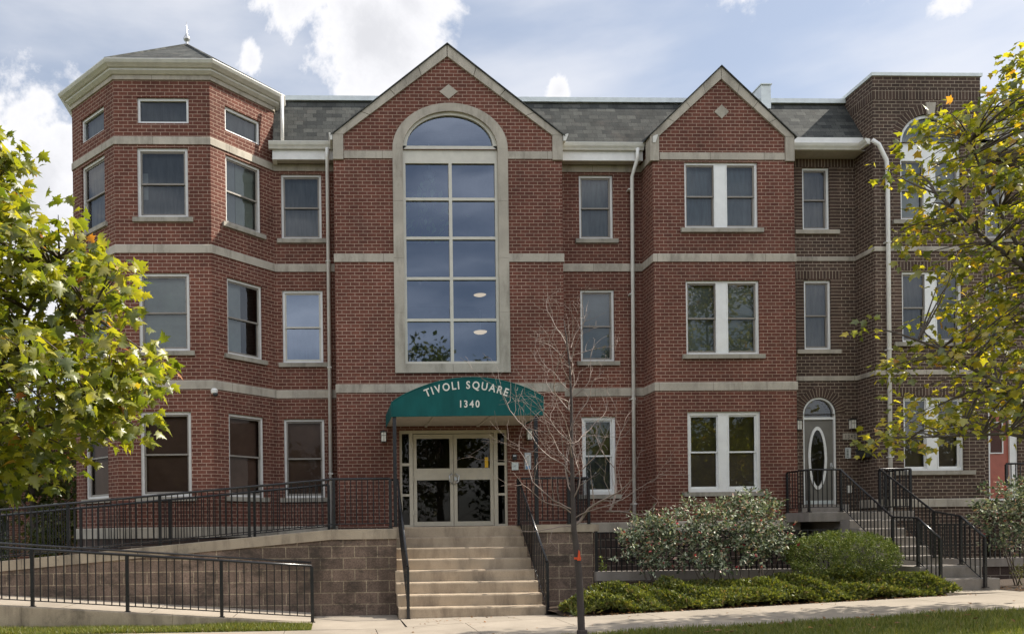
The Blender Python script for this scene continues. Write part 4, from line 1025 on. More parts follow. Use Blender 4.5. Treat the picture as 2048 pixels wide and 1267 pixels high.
def steps(name, label, x0, x1, y0, tread, z0, rise, n, yback, mat, loc):
    t = thing(name, label, 'steps', loc)
    for k in range(n):
        za, zb = z0 + k * rise, z0 + (k + 1) * rise
        q = MB(); yb_ = y0 + tread * (k + 1) + .02 if k < n - 1 else yback
        lo = z0 - .15 if k == 0 else za + .001
        xa = x0[k] if isinstance(x0, list) else x0
        # bull-nosed edge
        pr = [(y0 + tread * k, lo), (y0 + tread * k, zb - .03), (y0 + tread * k + .008, zb - .008), (y0 + tread * k + .03, zb), (yb_, zb), (yb_, lo)]
        A = q.p(*[(xa, y, z) for y, z in pr]); B = q.p(*[(x1, y, z) for y, z in pr])
        q.f += [A[::-1], B]
        for i in range(len(pr)): j = (i + 1) % len(pr); q.f.append([A[i], B[i], B[j], A[j]])
        q.build('step' if k < n - 1 else 'landing', mat, t)
    return t
steps('front_steps', 'wide buff concrete steps leading up to the double glass doors', [1.24] * 3 + [1.245] * 1 + [1.285] * 4, 4.0, 15.15, .28, 0.0, .2175, 8, YG + .05, M['concrete'], (2.6, 15.15, 0))
t2 = thing('side_steps', 'narrow grey concrete steps climbing to the grey oval-glass door', 'steps', (11.3, 14.25, .46))
def blk(x0, x1, y0, y1, z0, z1, nm='step'): 
    q = MB(); pr = [(y0, z0), (y0, z1 - .025), (y0 + .006, z1 - .006), (y0 + .025, z1), (y1, z1), (y1, z0)]
    A = q.p(*[(x0, y, z) for y, z in pr]); B = q.p(*[(x1, y, z) for y, z in pr]); q.f += [A[::-1], B]
    for i in range(6): j = (i + 1) % 6; q.f.append([A[i], B[i], B[j], A[j]])
    q.build(nm, M['gconcrete'], t2)
blk(10.78, 12.02, 14.27, 14.60, .35, .665); blk(10.78, 11.95, 14.59, 15.46, .35, .868, 'landing')
for k in range(5): blk(10.84, 11.82, 15.45 + .31 * k, 15.45 + .31 * (k + 1) + .012, .36 + k * .04, .868 + .18 * (k + 1))
blk(10.15, 12.45, 17.0, YB - .002, 1.745, 1.948, 'landing')
MB().box(10.90, 11.78, 16.98, YB - .01, .2, 1.744).build('pier', M['gconcrete'], t2)
MB().box(10.75, 11.85, YB - .30, YB - .003, 1.949, 2.145).build('threshold', M['gconcrete'], t2)

# retaining walls of split-face block with concrete coping
rw = thing('retaining_wall', 'stained split-face block wall carrying the upper ramp left of the front steps', 'wall', (-3, 16, 0))
YW = 16.0
ztop = lambda x: 1.70 if x > 0 else max(1.70 + .083 * x, .9)
q = MB()
xsw = [-9.5, -6.5, -4, -2, 0, 1.275]
for a, b in zip(xsw[:-1], xsw[1:]): q.face((a, YW + .03, -.15), (b, YW + .03, -.15), (b, YW + .03, ztop(b) - .18), (a, YW + .03, ztop(a) - .18))
q.face((1.275, YW + .03, -.15), (1.275, 17.1, -.15), (1.275, 17.1, 1.52), (1.275, YW + .03, 1.52))
q.build('block_face', M['block'], rw)
for x0, x1 in ((-9.5, -6.0), (-5.995, -3.0), (-2.995, -.003), (0, 1.28)):
    q = MB(); A = [(x0, YW, ztop(x0) - .2), (x0, YW, ztop(x0) - .012), (x0, YW + .012, ztop(x0)), (x0, YW + .34, ztop(x0)), (x0, YW + .34, ztop(x0) - .2)]
    B = [(x1, y, z - ztop(x0) + ztop(x1)) for _, y, z in A]
    q.strip(A, B); q.face(A[-1], A[0], B[0], B[-1]); q.face(*A); q.face(*B[::-1]); q.build('coping', M['cap'], rw)
rw2 = thing('retaining_wall', 'short split-face block wall right of the front steps behind the bare sapling', 'wall', (4.6, 16, 0))
q = MB(); q.face((4.003, YW + .03, -.15), (5.19, YW + .03, -.15), (5.19, YW + .03, 1.59), (4.003, YW + .03, 1.59)); q.face((5.19, YW + .03, -.15), (5.19, YB, -.15), (5.19, YB, 1.59), (5.19, YW + .03, 1.59)); q.face((4.003, 17.2, -.15), (4.003, YW + .03, -.15), (4.003, YW + .03, 1.59), (4.003, 17.2, 1.59))
q.build('block_face', M['block'], rw2)
MB().box(4.003, 5.205, YW, 16.9, 1.592, 1.742).box(4.003, 5.6, 16.901, YG - .005, 1.592, 1.741).box(5.21, 5.6, YG - .004, YB - .01, 1.592, 1.741).build('coping', M['cap'], rw2)
# ramps
ur = thing('upper_ramp', 'grey concrete wheelchair ramp sloping down left from the entrance landing', 'ramp', (-3, 16.7, 1.5))
q = MB(); zr_ = lambda x: ztop(x) - .05
for a, b in zip(xsw[:-1], xsw[1:]):
    q.face((a, YW + .342, zr_(a)), (b, YW + .342, zr_(b)), (b, 17.28, zr_(b)), (a, 17.28, zr_(a)))
    q.face((b, 17.28, -.1), (a, 17.28, -.1), (a, 17.28, zr_(a)), (b, 17.28, zr_(b)))
q.face((0.14, 17.281, 1.65), (1.275, 17.281, 1.65), (1.275, YG, 1.65), (.14, YG, 1.65)); q.build('ramp_slab', M['gconcrete'], ur)
lr = thing('lower_ramp', 'sunlit concrete wheelchair ramp with a stained kerb along the front lawn', 'ramp', (-3, 14.9, .3))
zl_ = lambda x: max(.075 - .073 * (x + .36), .03)
q = MB()
for a, b in ((-9.5, -6.2), (-6.19, -4.7), (-4.69, -3.2), (-3.19, -1.75), (-1.74, -.36)):
    q.face((a, 14.32, zl_(a)), (b, 14.32, zl_(b)), (b, YW + .03, zl_(b)), (a, YW + .03, zl_(a)))
q.build('ramp_slab', M['walk'], lr)
for a, b in ((-9.5, -5.3), (-5.295, -2.75), (-2.745, -.36)):
    q = MB(); A = [(a, 14.12, -.1), (a, 14.12, zl_(a) - .008), (a, 14.13, zl_(a) + .004), (a, 14.318, zl_(a) + .004), (a, 14.318, -.1)]; B = [(b, y, z if z < 0 else z - zl_(a) + zl_(b)) for _, y, z in A]
    q.strip(A, B); q.face(*A); q.face(*B[::-1]); q.build('ramp_kerb', M['cap'], lr)

# ------------------------------------------------------------------ iron railings
def railing(name, label, pts, h, group=None, sp=.115, br=.009, pr=.028, tr=.024, low=.10, posts=None, cat='railing', post_mat='iron', ends=(1, 1), flatpost=True):
    """pts: (x, y, base z, has post); round top rail, thin bottom rail, square posts, balusters"""
    t = thing(name, label, cat, pts[0][:3], group)
    m_ = M['iron']
    MB().tube([(x, y, z + h) for x, y, z, _ in pts], tr, 8).build('top_rail', m_, t, True)
    q = MB(); q.tube([(x, y, z + low) for x, y, z, _ in pts], br * 1.15, 6); q.build('bottom_rail', m_, t, True)
    for x, y, z, p in pts:
        if p: MB().box(x - pr, x + pr, y - pr, y + pr, z, z + h - tr * .5).box(x - pr - .02, x + pr + .02, y - pr - .02, y + pr + .02, z, z + .012).build('post', m_, t)
    for (x0, y0, z0, _), (x1, y1, z1, _) in zip(pts[:-1], pts[1:]):
        L = math.hypot(x1 - x0, y1 - y0); n = max(1, round(L / sp))
        me = None
        for k in range(1, n):
            f = k / n; x, y, z = x0 + (x1 - x0) * f, y0 + (y1 - y0) * f, z0 + (z1 - z0) * f
            if me is None:
                o = MB().box(-br, br, -br, br, low, h - tr * .6).build('baluster', m_, t); me = o.data; o.location = (x, y, z)
            else:
                o = link('baluster', me, t); o.location = (x, y, z)
    return t
zu = lambda x: ztop(x) + .005
railing('railing', 'long black railing along the front edge of the upper ramp beside the double doors', [(-8.5, 16.1, zu(-8.5), 0), (-6.9, 16.1, zu(-6.9), 1), (-5.13, 16.1, zu(-5.13), 1), (-3.35, 16.1, zu(-3.35), 1), (-1.61, 16.1, zu(-1.61), 1), (.055, 16.1, zu(0), 1), (1.17, 16.1, 1.705, 1)], .985, 'black iron ramp and stair railings')
railing('railing', 'black railing behind the upper ramp close to the tower wall', [(-8.3, 17.12, zu(-8.3) - .03, 0), (-6.9, 17.12, zu(-6.9) - .03, 1), (-5.19, 17.12, zu(-5.19) - .03, 1), (-3.36, 17.12, zu(-3.36) - .03, 1), (-1.60, 17.12, zu(-1.60) - .03, 1), (-.05, 17.12, zu(0) - .03, 1)], .97, 'black iron ramp and stair railings')
railing('railing', 'black railing on the kerb of the lower ramp in front of the stained block wall', [(-9.0, 14.25, .45 + .265, 0), (-6.6, 14.25, .535, 1), (-5.16, 14.25, zl_(-5.16), 1), (-3.54, 14.25, zl_(-3.54), 1), (-1.92, 14.25, zl_(-1.92), 1), (-.35, 14.25, zl_(-.35), 1)], .985, 'black iron ramp and stair railings', sp=.135)
t = thing('handrail', 'black wall handrail on the stained block wall behind the lower ramp', 'handrail', (-4, 15.9, 1.2), 'black iron ramp and stair railings')
MB().tube([(-9, 15.92, 1.72), (-.40, 15.92, 1.06)], .02, 8).build('top_rail', M['iron'], t, True)
for k in range(6):
    x = -8.4 + k * 1.55; z = 1.06 - (x + .4) * .0767
    MB().tube([(x, 15.92, z - .02), (x, 15.95, z - .07), (x, 16.035, z - .07)], .008, 6).build('bracket', M['iron'], t, True)
railing('railing', 'sloping black stair railing on the left of the front steps', [(1.245, 17.15, 1.745, 1), (1.40, 17.05, 1.745, 0), (1.405, 15.10, .012, 1)], .985, 'black iron ramp and stair railings', low=.12)
railing('railing', 'sloping black stair railing on the right of the front steps', [(3.955, 17.1, 1.745, 1), (4.02, 15.12, .06, 1)], .985, 'black iron ramp and stair railings', low=.12)
railing('railing', 'short black railing on the block wall right of the double doors behind the sapling', [(4.02, 17.1, 1.745, 0), (5.02, 17.1, 1.745, 1), (5.45, 17.1, 1.745, 1), (5.47, 18.4, 1.745, 1)], .985, 'black iron ramp and stair railings')
xa, xb = 10.88, 11.70
railing('railing', 'black stair railing on the left side of the narrow steps below the grey door', [(10.18, 17.86, 1.95, 1), (10.18, 17.04, 1.95, 1), (xa, 17.04, 1.95, 1), (xa, 15.45, .90, 1), (xa, 14.77, .868, 1), (xa + .02, 14.24, .49, 1)], .90, 'black iron stair railings by the grey door', sp=.105, br=.0075, pr=.022, tr=.021)
railing('railing', 'black stair railing on the right side of the narrow steps below the grey door', [(12.40, 17.82, 1.95, 1), (12.40, 17.04, 1.95, 1), (11.73, 17.04, 1.95, 1), (xb, 15.45, 1.0, 1), (xb, 14.77, .89, 1), (xb + .02, 14.24, .50, 1)], .90, 'black iron stair railings by the grey door', sp=.105, br=.0075, pr=.022, tr=.021)
railing('railing', 'black railing in front of the salmon door far right', [(15.0, 17.6, 2.05, 1), (15.75, 17.6, 2.05, 1), (16.6, 17.6, 2.05, 1)], .93, 'black iron stair railings by the grey door', sp=.105, br=.0075, pr=.022, tr=.021)
st = thing('side_porch', 'grey concrete porch slab under the salmon door far right', 'porch', (15.8, 17.6, 0)); MB().box(14.85, 17, 17.5, YB - .01, 1.85, 2.048).build('slab', M['gconcrete'], st); MB().box(14.95, 16.9, 17.65, YB - .02, .3, 1.849).build('base', M['dbrick'], st)

# areaway: low wall with an iron fence in front of the basement windows
def iron_fence(label, x0, x1, y, z0, z1, sp=.105, rails=(.08, .45, .80, 1.0)):
    t = thing('iron_fence', label, 'fence', (x0, y, z0), 'black iron fences in front of the basement windows')
    for f in rails: MB().box(x0, x1, y - .016, y + .016, z0 + (z1 - z0) * f - .022, z0 + (z1 - z0) * f).build('rail', M['iron'], t)
    n = int((x1 - x0) / sp); me = None
    for k in range(n + 1):
        if me is None: o = MB().box(-.012, .012, -.012, .012, z0, z1 - .001).build('picket', M['iron'], t); me = o.data
        else: o = link('picket', me, t)
        o.location = (x0 + k * sp + .01, y, 0)
    for x in (x0 + .02, (x0 + x1) / 2, x1 - .02): MB().box(x - .03, x + .03, y - .0301, y + .0301, z0, z1 + .02).build('post', M['iron'], t)
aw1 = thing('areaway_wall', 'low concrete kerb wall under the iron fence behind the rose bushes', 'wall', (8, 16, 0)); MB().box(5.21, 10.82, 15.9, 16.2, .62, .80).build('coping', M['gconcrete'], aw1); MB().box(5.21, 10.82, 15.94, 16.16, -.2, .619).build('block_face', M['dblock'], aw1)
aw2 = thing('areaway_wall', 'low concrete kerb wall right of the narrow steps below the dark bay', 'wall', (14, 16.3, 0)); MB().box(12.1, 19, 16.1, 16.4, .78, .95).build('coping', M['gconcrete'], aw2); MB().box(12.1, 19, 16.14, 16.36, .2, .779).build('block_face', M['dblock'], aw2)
iron_fence('black iron grille on the low wall behind the rose bushes and boxwood', 5.22, 10.14, 16.02, .80, 1.58, rails=(.28, .62, .84, 1.0))
iron_fence('black iron grille on the low wall under the dark brick bay', 11.96, 17.0, 16.2, .95, 1.66, rails=(.40, .99))

# neighbours across the gap at the far left
nb = thing('neighbour_house', 'pale pinkish house far left glimpsed through the plane tree leaves', 'building', (-16, 36, 0))
q = MB(); wall_grid(q, (0, 34), X0, -22, -12.6, -.1, 6.5, [(-13.9, -13.2, 3.4, 5.2), (-16.2, -15.2, 3.4, 5.2), (-13.9, -13.2, .8, 2.4)]); q.face((-12.6, 34, -.1), (-12.6, 44, -.1), (-12.6, 44, 6.5), (-12.6, 34, 6.5)); q.build('wall', plain('pink_stucco', (.52, .36, .30), .8), nb)
for h in ((-13.9, -13.2, 3.4, 5.2), (-16.2, -15.2, 3.4, 5.2), (-13.9, -13.2, .8, 2.4)): window(nb, (0, 34), X0, *h, 'b_pale', frame='vinyl')
q = MB(); q.box(-22.2, -12.4, 33.8, 44, 6.5, 6.7); q.prism([(-22.3, 6.7), (-12.3, 6.7), (-17.3, 9.2)], 33.7, 44); q.build('roof', M['shingle'], nb)
nb2 = thing('brick_side_house', 'dark red brick house edge just left of the tower base behind the ramp', 'building', (-9, 30, 0))
q = MB(); wall_grid(q, (0, 28.0), X0, -10.9, -7.2, -.1, 5.2, [(-9.9, -9.2, 1.2, 2.8)]); q.face((-10.9, 38, -.1), (-10.9, 28, -.1), (-10.9, 28, 5.2), (-10.9, 38, 5.2)); q.build('wall', M['brick'], nb2)
window(nb2, (0, 28), X0, -9.9, -9.2, 1.2, 2.8, 'c_dark', frame='vinyl')
MB().box(-11.1, -7.1, 27.8, 38, 5.2, 5.4).build('roof', M['white'], nb2)
# ================================================================== PLANTS
def in_poly(px, pz, poly):
    p = np.asarray(poly); x0, z0 = p[:, 0], p[:, 1]; x1, z1 = np.roll(x0, -1), np.roll(z0, -1)
    c = ((z0[None] > pz[:, None]) != (z1[None] > pz[:, None])) & (px[:, None] < (x1 - x0)[None] * (pz[:, None] - z0[None]) / (z1 - z0 + 1e-12)[None] + x0[None])
    return c.sum(1) % 2 == 1
def edge_dist(px, pz, poly):
    p = np.asarray(poly); q = np.roll(p, -1, 0); P = np.stack([px, pz], 1)[:, None]; d = q - p
    t = np.clip(((P - p[None]) * d[None]).sum(2) / (d ** 2).sum(1)[None], 0, 1)
    return np.sqrt((((p[None] + t[..., None] * d[None]) - P) ** 2).sum(2)).min(1)
def bend(a, b, n=5, sag=.12):
    a, b = Vector(a), Vector(b); L = (b - a).length; w_ = Vector(rng.normal(size=3)) * sag * L * .35
    return [a.lerp(b, i / n) + w_ * math.sin(math.pi * i / n) + Vector((0, 0, sag * L * math.sin(math.pi * i / n) * .5)) for i in range(n + 1)]
def leafy_tree(name, label, group, base, limbs, poly, yc, ydep, ncl, per, lsize, tmpl, mat, crad, trad):
    t = thing(name, label, 'tree', base, group)
    P = np.asarray(poly); lo, hi = P.min(0), P.max(0)
    cl = []
    while len(cl) < ncl:
        n = ncl * 4; x = lo[0] + rng.random(n) * (hi[0] - lo[0]); z = lo[1] + rng.random(n) * (hi[1] - lo[1])
        k = in_poly(x, z, poly); x, z = x[k], z[k]; e = edge_dist(x, z, poly)
        k = (e > crad * .85); x, z, e = x[k], z[k], e[k]
        k = np.sin(x * 2.6 + 1.7 * np.sin(z * 1.9)) * np.sin(z * 2.9 + 1.3 * np.sin(x * 1.7)) > (-.28 if yc > 9 else -.62); x, z, e = x[k], z[k], e[k]   # open gaps between the boughs
        y = yc + (rng.random(len(x)) * 2 - 1) * ydep * np.clip(.35 + e * .8, 0, 1)
        cl += list(zip(x, y, z))
    cl = np.array(cl[:ncl])
    b = MB(); nodes = []
    for pts, r0, r1 in limbs:
        n = len(pts); rad = [r0 + (r1 - r0) * i / (n - 1) for i in range(n)]
        sm = []
        for i in range(n - 1):
            for k in range(4): sm.append(Vector(pts[i]).lerp(Vector(pts[i + 1]), k / 4))
        sm.append(Vector(pts[-1])); b.tube(sm, [r0 + (r1 - r0) * i / (len(sm) - 1) for i in range(len(sm))], 8)
        nodes += [(p, r0 + (r1 - r0) * i / (len(sm) - 1)) for i, p in enumerate(sm)]
    b.build('trunk', M['bark'], t, True)
    nd = np.array([tuple(p) for p, _ in nodes[6:]]); q = MB()
    for c in cl[::1]:
        d = ((nd - c) ** 2).sum(1) + 1.2 * np.clip(nd[:, 2] - c[2] + .1, 0, 9)
        a = nd[d.argmin()]
        if np.linalg.norm(a - c) < 3.0: q.tube(bend(a, c, 4), [.016, .013, .010, .007, .004], 4, False)
    q.build('branches', M['bark'], t, True)
    n = ncl * per; ci = np.repeat(np.arange(ncl), per)
    off = unit(n) * (crad * rng.random(n) ** .45)[:, None]; off[:, 2] *= .75
    pos = cl[ci] + off
    fw = off / (np.linalg.norm(off, axis=1, keepdims=True) + 1e-6) * .8 + unit(n) * .8; fw[:, 2] -= .55
    nr = unit(n) * .75; nr[:, 2] += .9; nr[:, 1] -= .15
    V, F = scatter(*tmpl, pos, fw, nr, lsize * (.65 + .6 * rng.random(n)))
    soup('crown', mat, V, F, t)
    return t
LP = [(-3.3, 5.72), (-3.0, 5.62), (-2.80, 5.35), (-2.70, 5.1), (-2.88, 4.85), (-2.66, 4.66), (-2.35, 4.80), (-2.02, 4.84), (-1.92, 4.35), (-1.62, 4.22), (-1.68, 3.85), (-1.44, 3.52), (-1.55, 3.15), (-1.45, 2.66), (-1.78, 2.42), (-2.05, 2.45), (-1.95, 2.1), (-2.35, 2.15), (-2.75, 1.85), (-3.2, 1.95),
      (-5, 1.95), (-6.8, 2.6), (-7.4, 4), (-6.8, 5.6), (-5.4, 6.9), (-4.0, 6.4)]
leafy_tree('plane_tree', 'yellow-green plane tree with large lobed leaves at the left in front of the octagonal tower', 'street plane trees', (-5.1, 8.7, 0),
    [([(-5.1, 8.7, -.1), (-5.08, 8.65, 1.2), (-5.0, 8.6, 2.2), (-4.9, 8.5, 4.0), (-4.7, 8.4, 6.0)], .13, .03), ([(-5.0, 8.6, 2.0), (-4.0, 8.3, 2.55), (-3.2, 8.1, 3.15), (-2.75, 8.0, 3.6), (-2.3, 7.9, 3.75)], .05, .012), ([(-3.3, 8.12, 3.1), (-2.9, 8.0, 3.8), (-2.6, 8.0, 4.3)], .025, .008),
     ([(-4.95, 8.5, 3.2), (-4.2, 8.3, 4.0), (-3.5, 8.2, 4.8), (-3.1, 8.1, 5.3)], .045, .01), ([(-5.0, 8.6, 1.9), (-4.1, 8.0, 2.3), (-3.2, 7.7, 2.5), (-2.2, 7.7, 2.75)], .04, .01), ([(-4.9, 8.5, 3.4), (-5.8, 8.7, 4.2), (-6.6, 8.8, 4.8)], .04, .01), ([(-5.0, 8.6, 2.4), (-6.0, 8.5, 3.0), (-6.9, 8.6, 3.5)], .04, .01)],
    LP, 8.0, 1.3, 960, 15, .122, LOBED, M['leafL'], .27, .13)
RP = [(12.0, 10.1), (11.62, 10.05), (11.45, 9.5), (11.0, 9.25), (10.55, 8.95), (10.1, 8.75), (9.62, 8.2), (9.7, 7.7), (10.15, 7.45), (9.85, 6.75), (9.65, 6.5), (9.9, 6.05), (10.1, 5.75), (9.5, 5.5), (8.92, 4.97), (9.1, 4.55), (9.75, 4.35), (9.5, 4.0), (9.75, 3.75), (9.2, 3.5), (8.65, 3.2), (8.95, 2.85), (9.6, 2.5), (9.9, 2.75), (10.7, 2.75), (11.9, 3.0), (14, 2.9), (16.6, 3.6), (17.6, 6), (16.8, 9), (14.8, 11.6), (13, 11.4)]
KR = .867
def sc(pts): return [(x * KR, y * KR, 1.6 + (z - 1.6) * KR) for x, y, z in pts]
leafy_tree('plane_tree', 'autumn-tinted plane tree with small yellowing leaves in front of the dark brick bay', 'street plane trees', (11.8, 11.44, .4),
    [([(13.6 * KR, 13.2 * KR, .2), (13.6 * KR, 13.2 * KR, .9)] + sc([(13.58, 13.2, 1.6), (13.55, 13.2, 2.0), (13.45, 13.2, 4.0), (13.4, 13.3, 6.5), (13.2, 13.4, 9.5)]), .16, .03), (sc([(13.5, 13.2, 2.6), (12.4, 13.3, 3.3), (11.3, 13.4, 4.0), (10.3, 13.4, 4.6), (9.6, 13.5, 4.9)]), .06, .012), (sc([(13.45, 13.2, 3.4), (12.3, 13.4, 5.6), (11.3, 13.5, 6.4), (10.4, 13.6, 7.3)]), .06, .012), (sc([(11.9, 13.45, 6.0), (11.1, 13.3, 7.2), (10.7, 13.2, 8.0)]), .03, .01),
     (sc([(13.4, 13.3, 5.5), (12.6, 13.4, 7.6), (12.0, 13.4, 9.2)]), .045, .012), (sc([(13.5, 13.2, 2.3), (12.2, 13.0, 2.9), (11.0, 12.9, 3.1), (9.4, 12.9, 3.05)]), .045, .01), (sc([(13.4, 13.3, 4.5), (14.8, 13.4, 5.6), (16.2, 13.5, 6.6)]), .05, .012), (sc([(13.4, 13.3, 5.5), (14.5, 13.0, 7.6), (15.4, 13.0, 9.0)]), .05, .012)],
    [(x * KR, 1.6 + (z - 1.6) * KR) for x, z in RP], 13.5 * KR, 1.6, 880, 14, .118, LOBED_S, M['leafR'], .30, .16)
def soft_tree(name, label, base, h, cr, n, lsize, mat, group='trees left of the tower', trunk=.14):
    t = thing(name, label, 'tree', base, group); b = MB(); x, y, z = base
    b.tube([(x, y, z - .1), (x + .05, y, z + h * .3), (x, y + .05, z + h * .6), (x + .1, y, z + h * .9)], [trunk, trunk * .8, trunk * .5, .02], 8)
    for k in range(9):
        a = k * 2.4; f = .3 + .06 * k; b.tube(bend((x, y, z + h * f), (x + cr * .8 * math.cos(a), y + cr * .8 * math.sin(a), z + h * (f + .22))), [.05, .04, .03, .025, .02, .01], 5)
    b.build('trunk', M['bark'], t, True)
    nb_ = max(18, int(26 * cr / 2)); cc = unit(nb_) * (cr * (.35 + .6 * rng.random(nb_)))[:, None]; cc[:, 2] *= h * .36 / cr
    cc += np.array([x, y, z + h * .64]); ci = rng.integers(0, nb_, n)
    off = unit(n) * (cr * .36 * rng.random(n) ** .4)[:, None]; pos = cc[ci] + off; nr = unit(n); nr[:, 2] += .6
    V, F = scatter(*OVAL, pos, off + unit(n) * .3 * cr * .3, nr, lsize * (.6 + .8 * rng.random(n))); soup('crown', mat, V, F, t)
    return t
soft_tree('garden_tree', 'slender grey-trunked tree far left behind the ramp railings', (-9.05, 25.0, 0), 6.5, 2.0, 3200, .22, M['leafB'])
soft_tree('garden_tree', 'bushy green tree beside the pale pinkish house far left', (-12.6, 30.0, 0), 7.0, 2.6, 3000, .28, M['leafB'])
soft_tree('garden_tree', 'low leafy shrub tree between the tower and the pale house far left', (-8.2, 24.6, 0), 2.6, 1.0, 1800, .13, M['leafB'], trunk=.05)
soft_tree('garden_tree', 'round shrub far left behind the ramp rails under the grey-trunked tree', (-10.0, 23.5, 0), 1.9, 1.1, 1800, .12, M['leafB'], trunk=.05)
# far side of the street: one belt of trees that the window glass mirrors
pos = []; b = MB()
for k in range(16):
    x = -44 + k * 5.6 + rng.normal(); y = -15 - 3 * rng.random(); h = 7.2 + 2.2 * rng.random(); cr = 3.0 + rng.random()
    if k == 9: x, y, h, cr = 7.0, -16, 14.2, 4.6
    b.tube([(x, y, -.1), (x + .1, y, h * .5), (x, y, h * .9)], [.22, .15, .03], 7)
    m_ = 60; cc = unit(m_) * (cr * (.3 + .7 * rng.random(m_)))[:, None]; cc[:, 2] *= h * .42 / cr; cc += np.array([x, y, h * .56]); ci = rng.integers(0, m_, 4200)
    pos.append(cc[ci] + unit(4200) * (1.15 * rng.random(4200) ** .4)[:, None])
pos = np.concatenate(pos); n = len(pos)
V, F = scatter(*OVAL, pos, unit(n), unit(n), .26 + .3 * rng.random(n))
tb = soup('tree_belt', M['leafB'], V, F); tag(tb, 'belt of street trees across the road mirrored in the window glass', 'trees', kind='stuff')
tk = b.build('trunks', M['bark'], tb, True); tk['kind'] = 'stuff'

# bare sapling
sp = thing('bare_sapling', 'bare young tree with pale twigs and orange tape on its trunk before the steps', 'tree', (3.39, 11.0, .1))
tp = [(3.40, 11, -.05), (3.385, 11, .3), (3.37, 11, .9), (3.345, 11, 1.25), (3.30, 11, 1.62), (3.29, 11, 2.1), (3.285, 11.01, 2.7), (3.29, 11, 3.3), (3.275, 11.0, 3.8), (3.23, 11, 4.25), (3.20, 11.02, 4.5)]
tr_ = [.058, .050, .046, .044, .037, .031, .026, .020, .014, .009, .004]
MB().tube(tp, tr_, 10).build('trunk', M['sapbark'], sp, True)
q = MB()
def branch(bm, p, d, L, r, depth, upf):
    pts = [Vector(p)]; d = Vector(d).normalized(); n = max(4, int(L / .10)); kids = []
    for i in range(n):
        d = (d + Vector(rng.normal(size=3)) * .20 + Vector((0, 0, upf * .16))).normalized(); pts.append(pts[-1] + d * (L / n))
        if depth > 0 and i > 0 and rng.random() < (.50 if depth > 1 else .38): kids.append((i + 1, d.copy()))
    bm.tube(pts, [max(.0015, .85 * r * (1 - .8 * i / n)) for i in range(n + 1)], 5, False)
    for i, dd in kids:
        s_ = dd.cross(Vector(rng.normal(size=3))).normalized()
        branch(bm, pts[i], dd * .55 + s_ * .8 + Vector((0, 0, .12)), L * (.35 + .35 * rng.random()) * (1 - .35 * i / n), max(.003, r * (1 - .8 * i / n) * .62), depth - 1, upf)
main = [((3.30, 11, 1.68), (1.0, .0, .62), 1.05, .026, .25), ((3.30, 11, 1.66), (-1, -.1, .38), .95, .012, .1), ((3.80, 11, 1.88), (.25, .0, 1.0), 1.3, .019, .9), ((3.75, 11, 1.87), (1, .1, .25), .95, .014, .2)]
for k in range(20):
    z = 1.75 + k * .125 + .04 * rng.normal(); a = k * 2.39996 + .3 * rng.normal(); side = math.cos(a)
    main.append(((3.29, 11, z), (side, .55 * math.sin(a), .55 + .35 * rng.random()), (1.35 - .035 * k) * (.75 + .4 * rng.random()), .0125 - .0003 * k, .35))
main += [((3.29, 11, 1.9), (-1.1, -.2, .55), 1.75, .012, .12), ((3.29, 11, 2.35), (-1, .1, .75), 1.7, .012, .25), ((3.28, 11, 3.3), (-.5, 0, 1), 1.5, .011, .6), ((3.28, 11, 3.5), (.5, .1, 1), 1.2, .010, .6), ((3.24, 11, 4.1), (-.25, 0, 1), .8, .008, .8), ((3.27, 11, 3.9), (.3, .1, 1), .8, .008, .8)]
for p, d, L, r, u_ in main: branch(q, p, d, L, r, 2, u_)
q.build('branches', M['twig'], sp, True)
MB().lathe((3.395, 11, .05), [(.074, -.1), (.076, .0), (.072, .20), (.06, .21)], 12).build('trunk_guard', M['sapbark'], sp)
q = MB().lathe((3.345, 11, 1.25), [(.0475, -.03), (.048, -.015), (.0475, 0)], 12); q.prism([(3.325, 1.205), (3.372, 1.205), (3.362, 1.33), (3.345, 1.35)], 10.942, 10.95); q.build('orange_tape', M['orange'], sp)

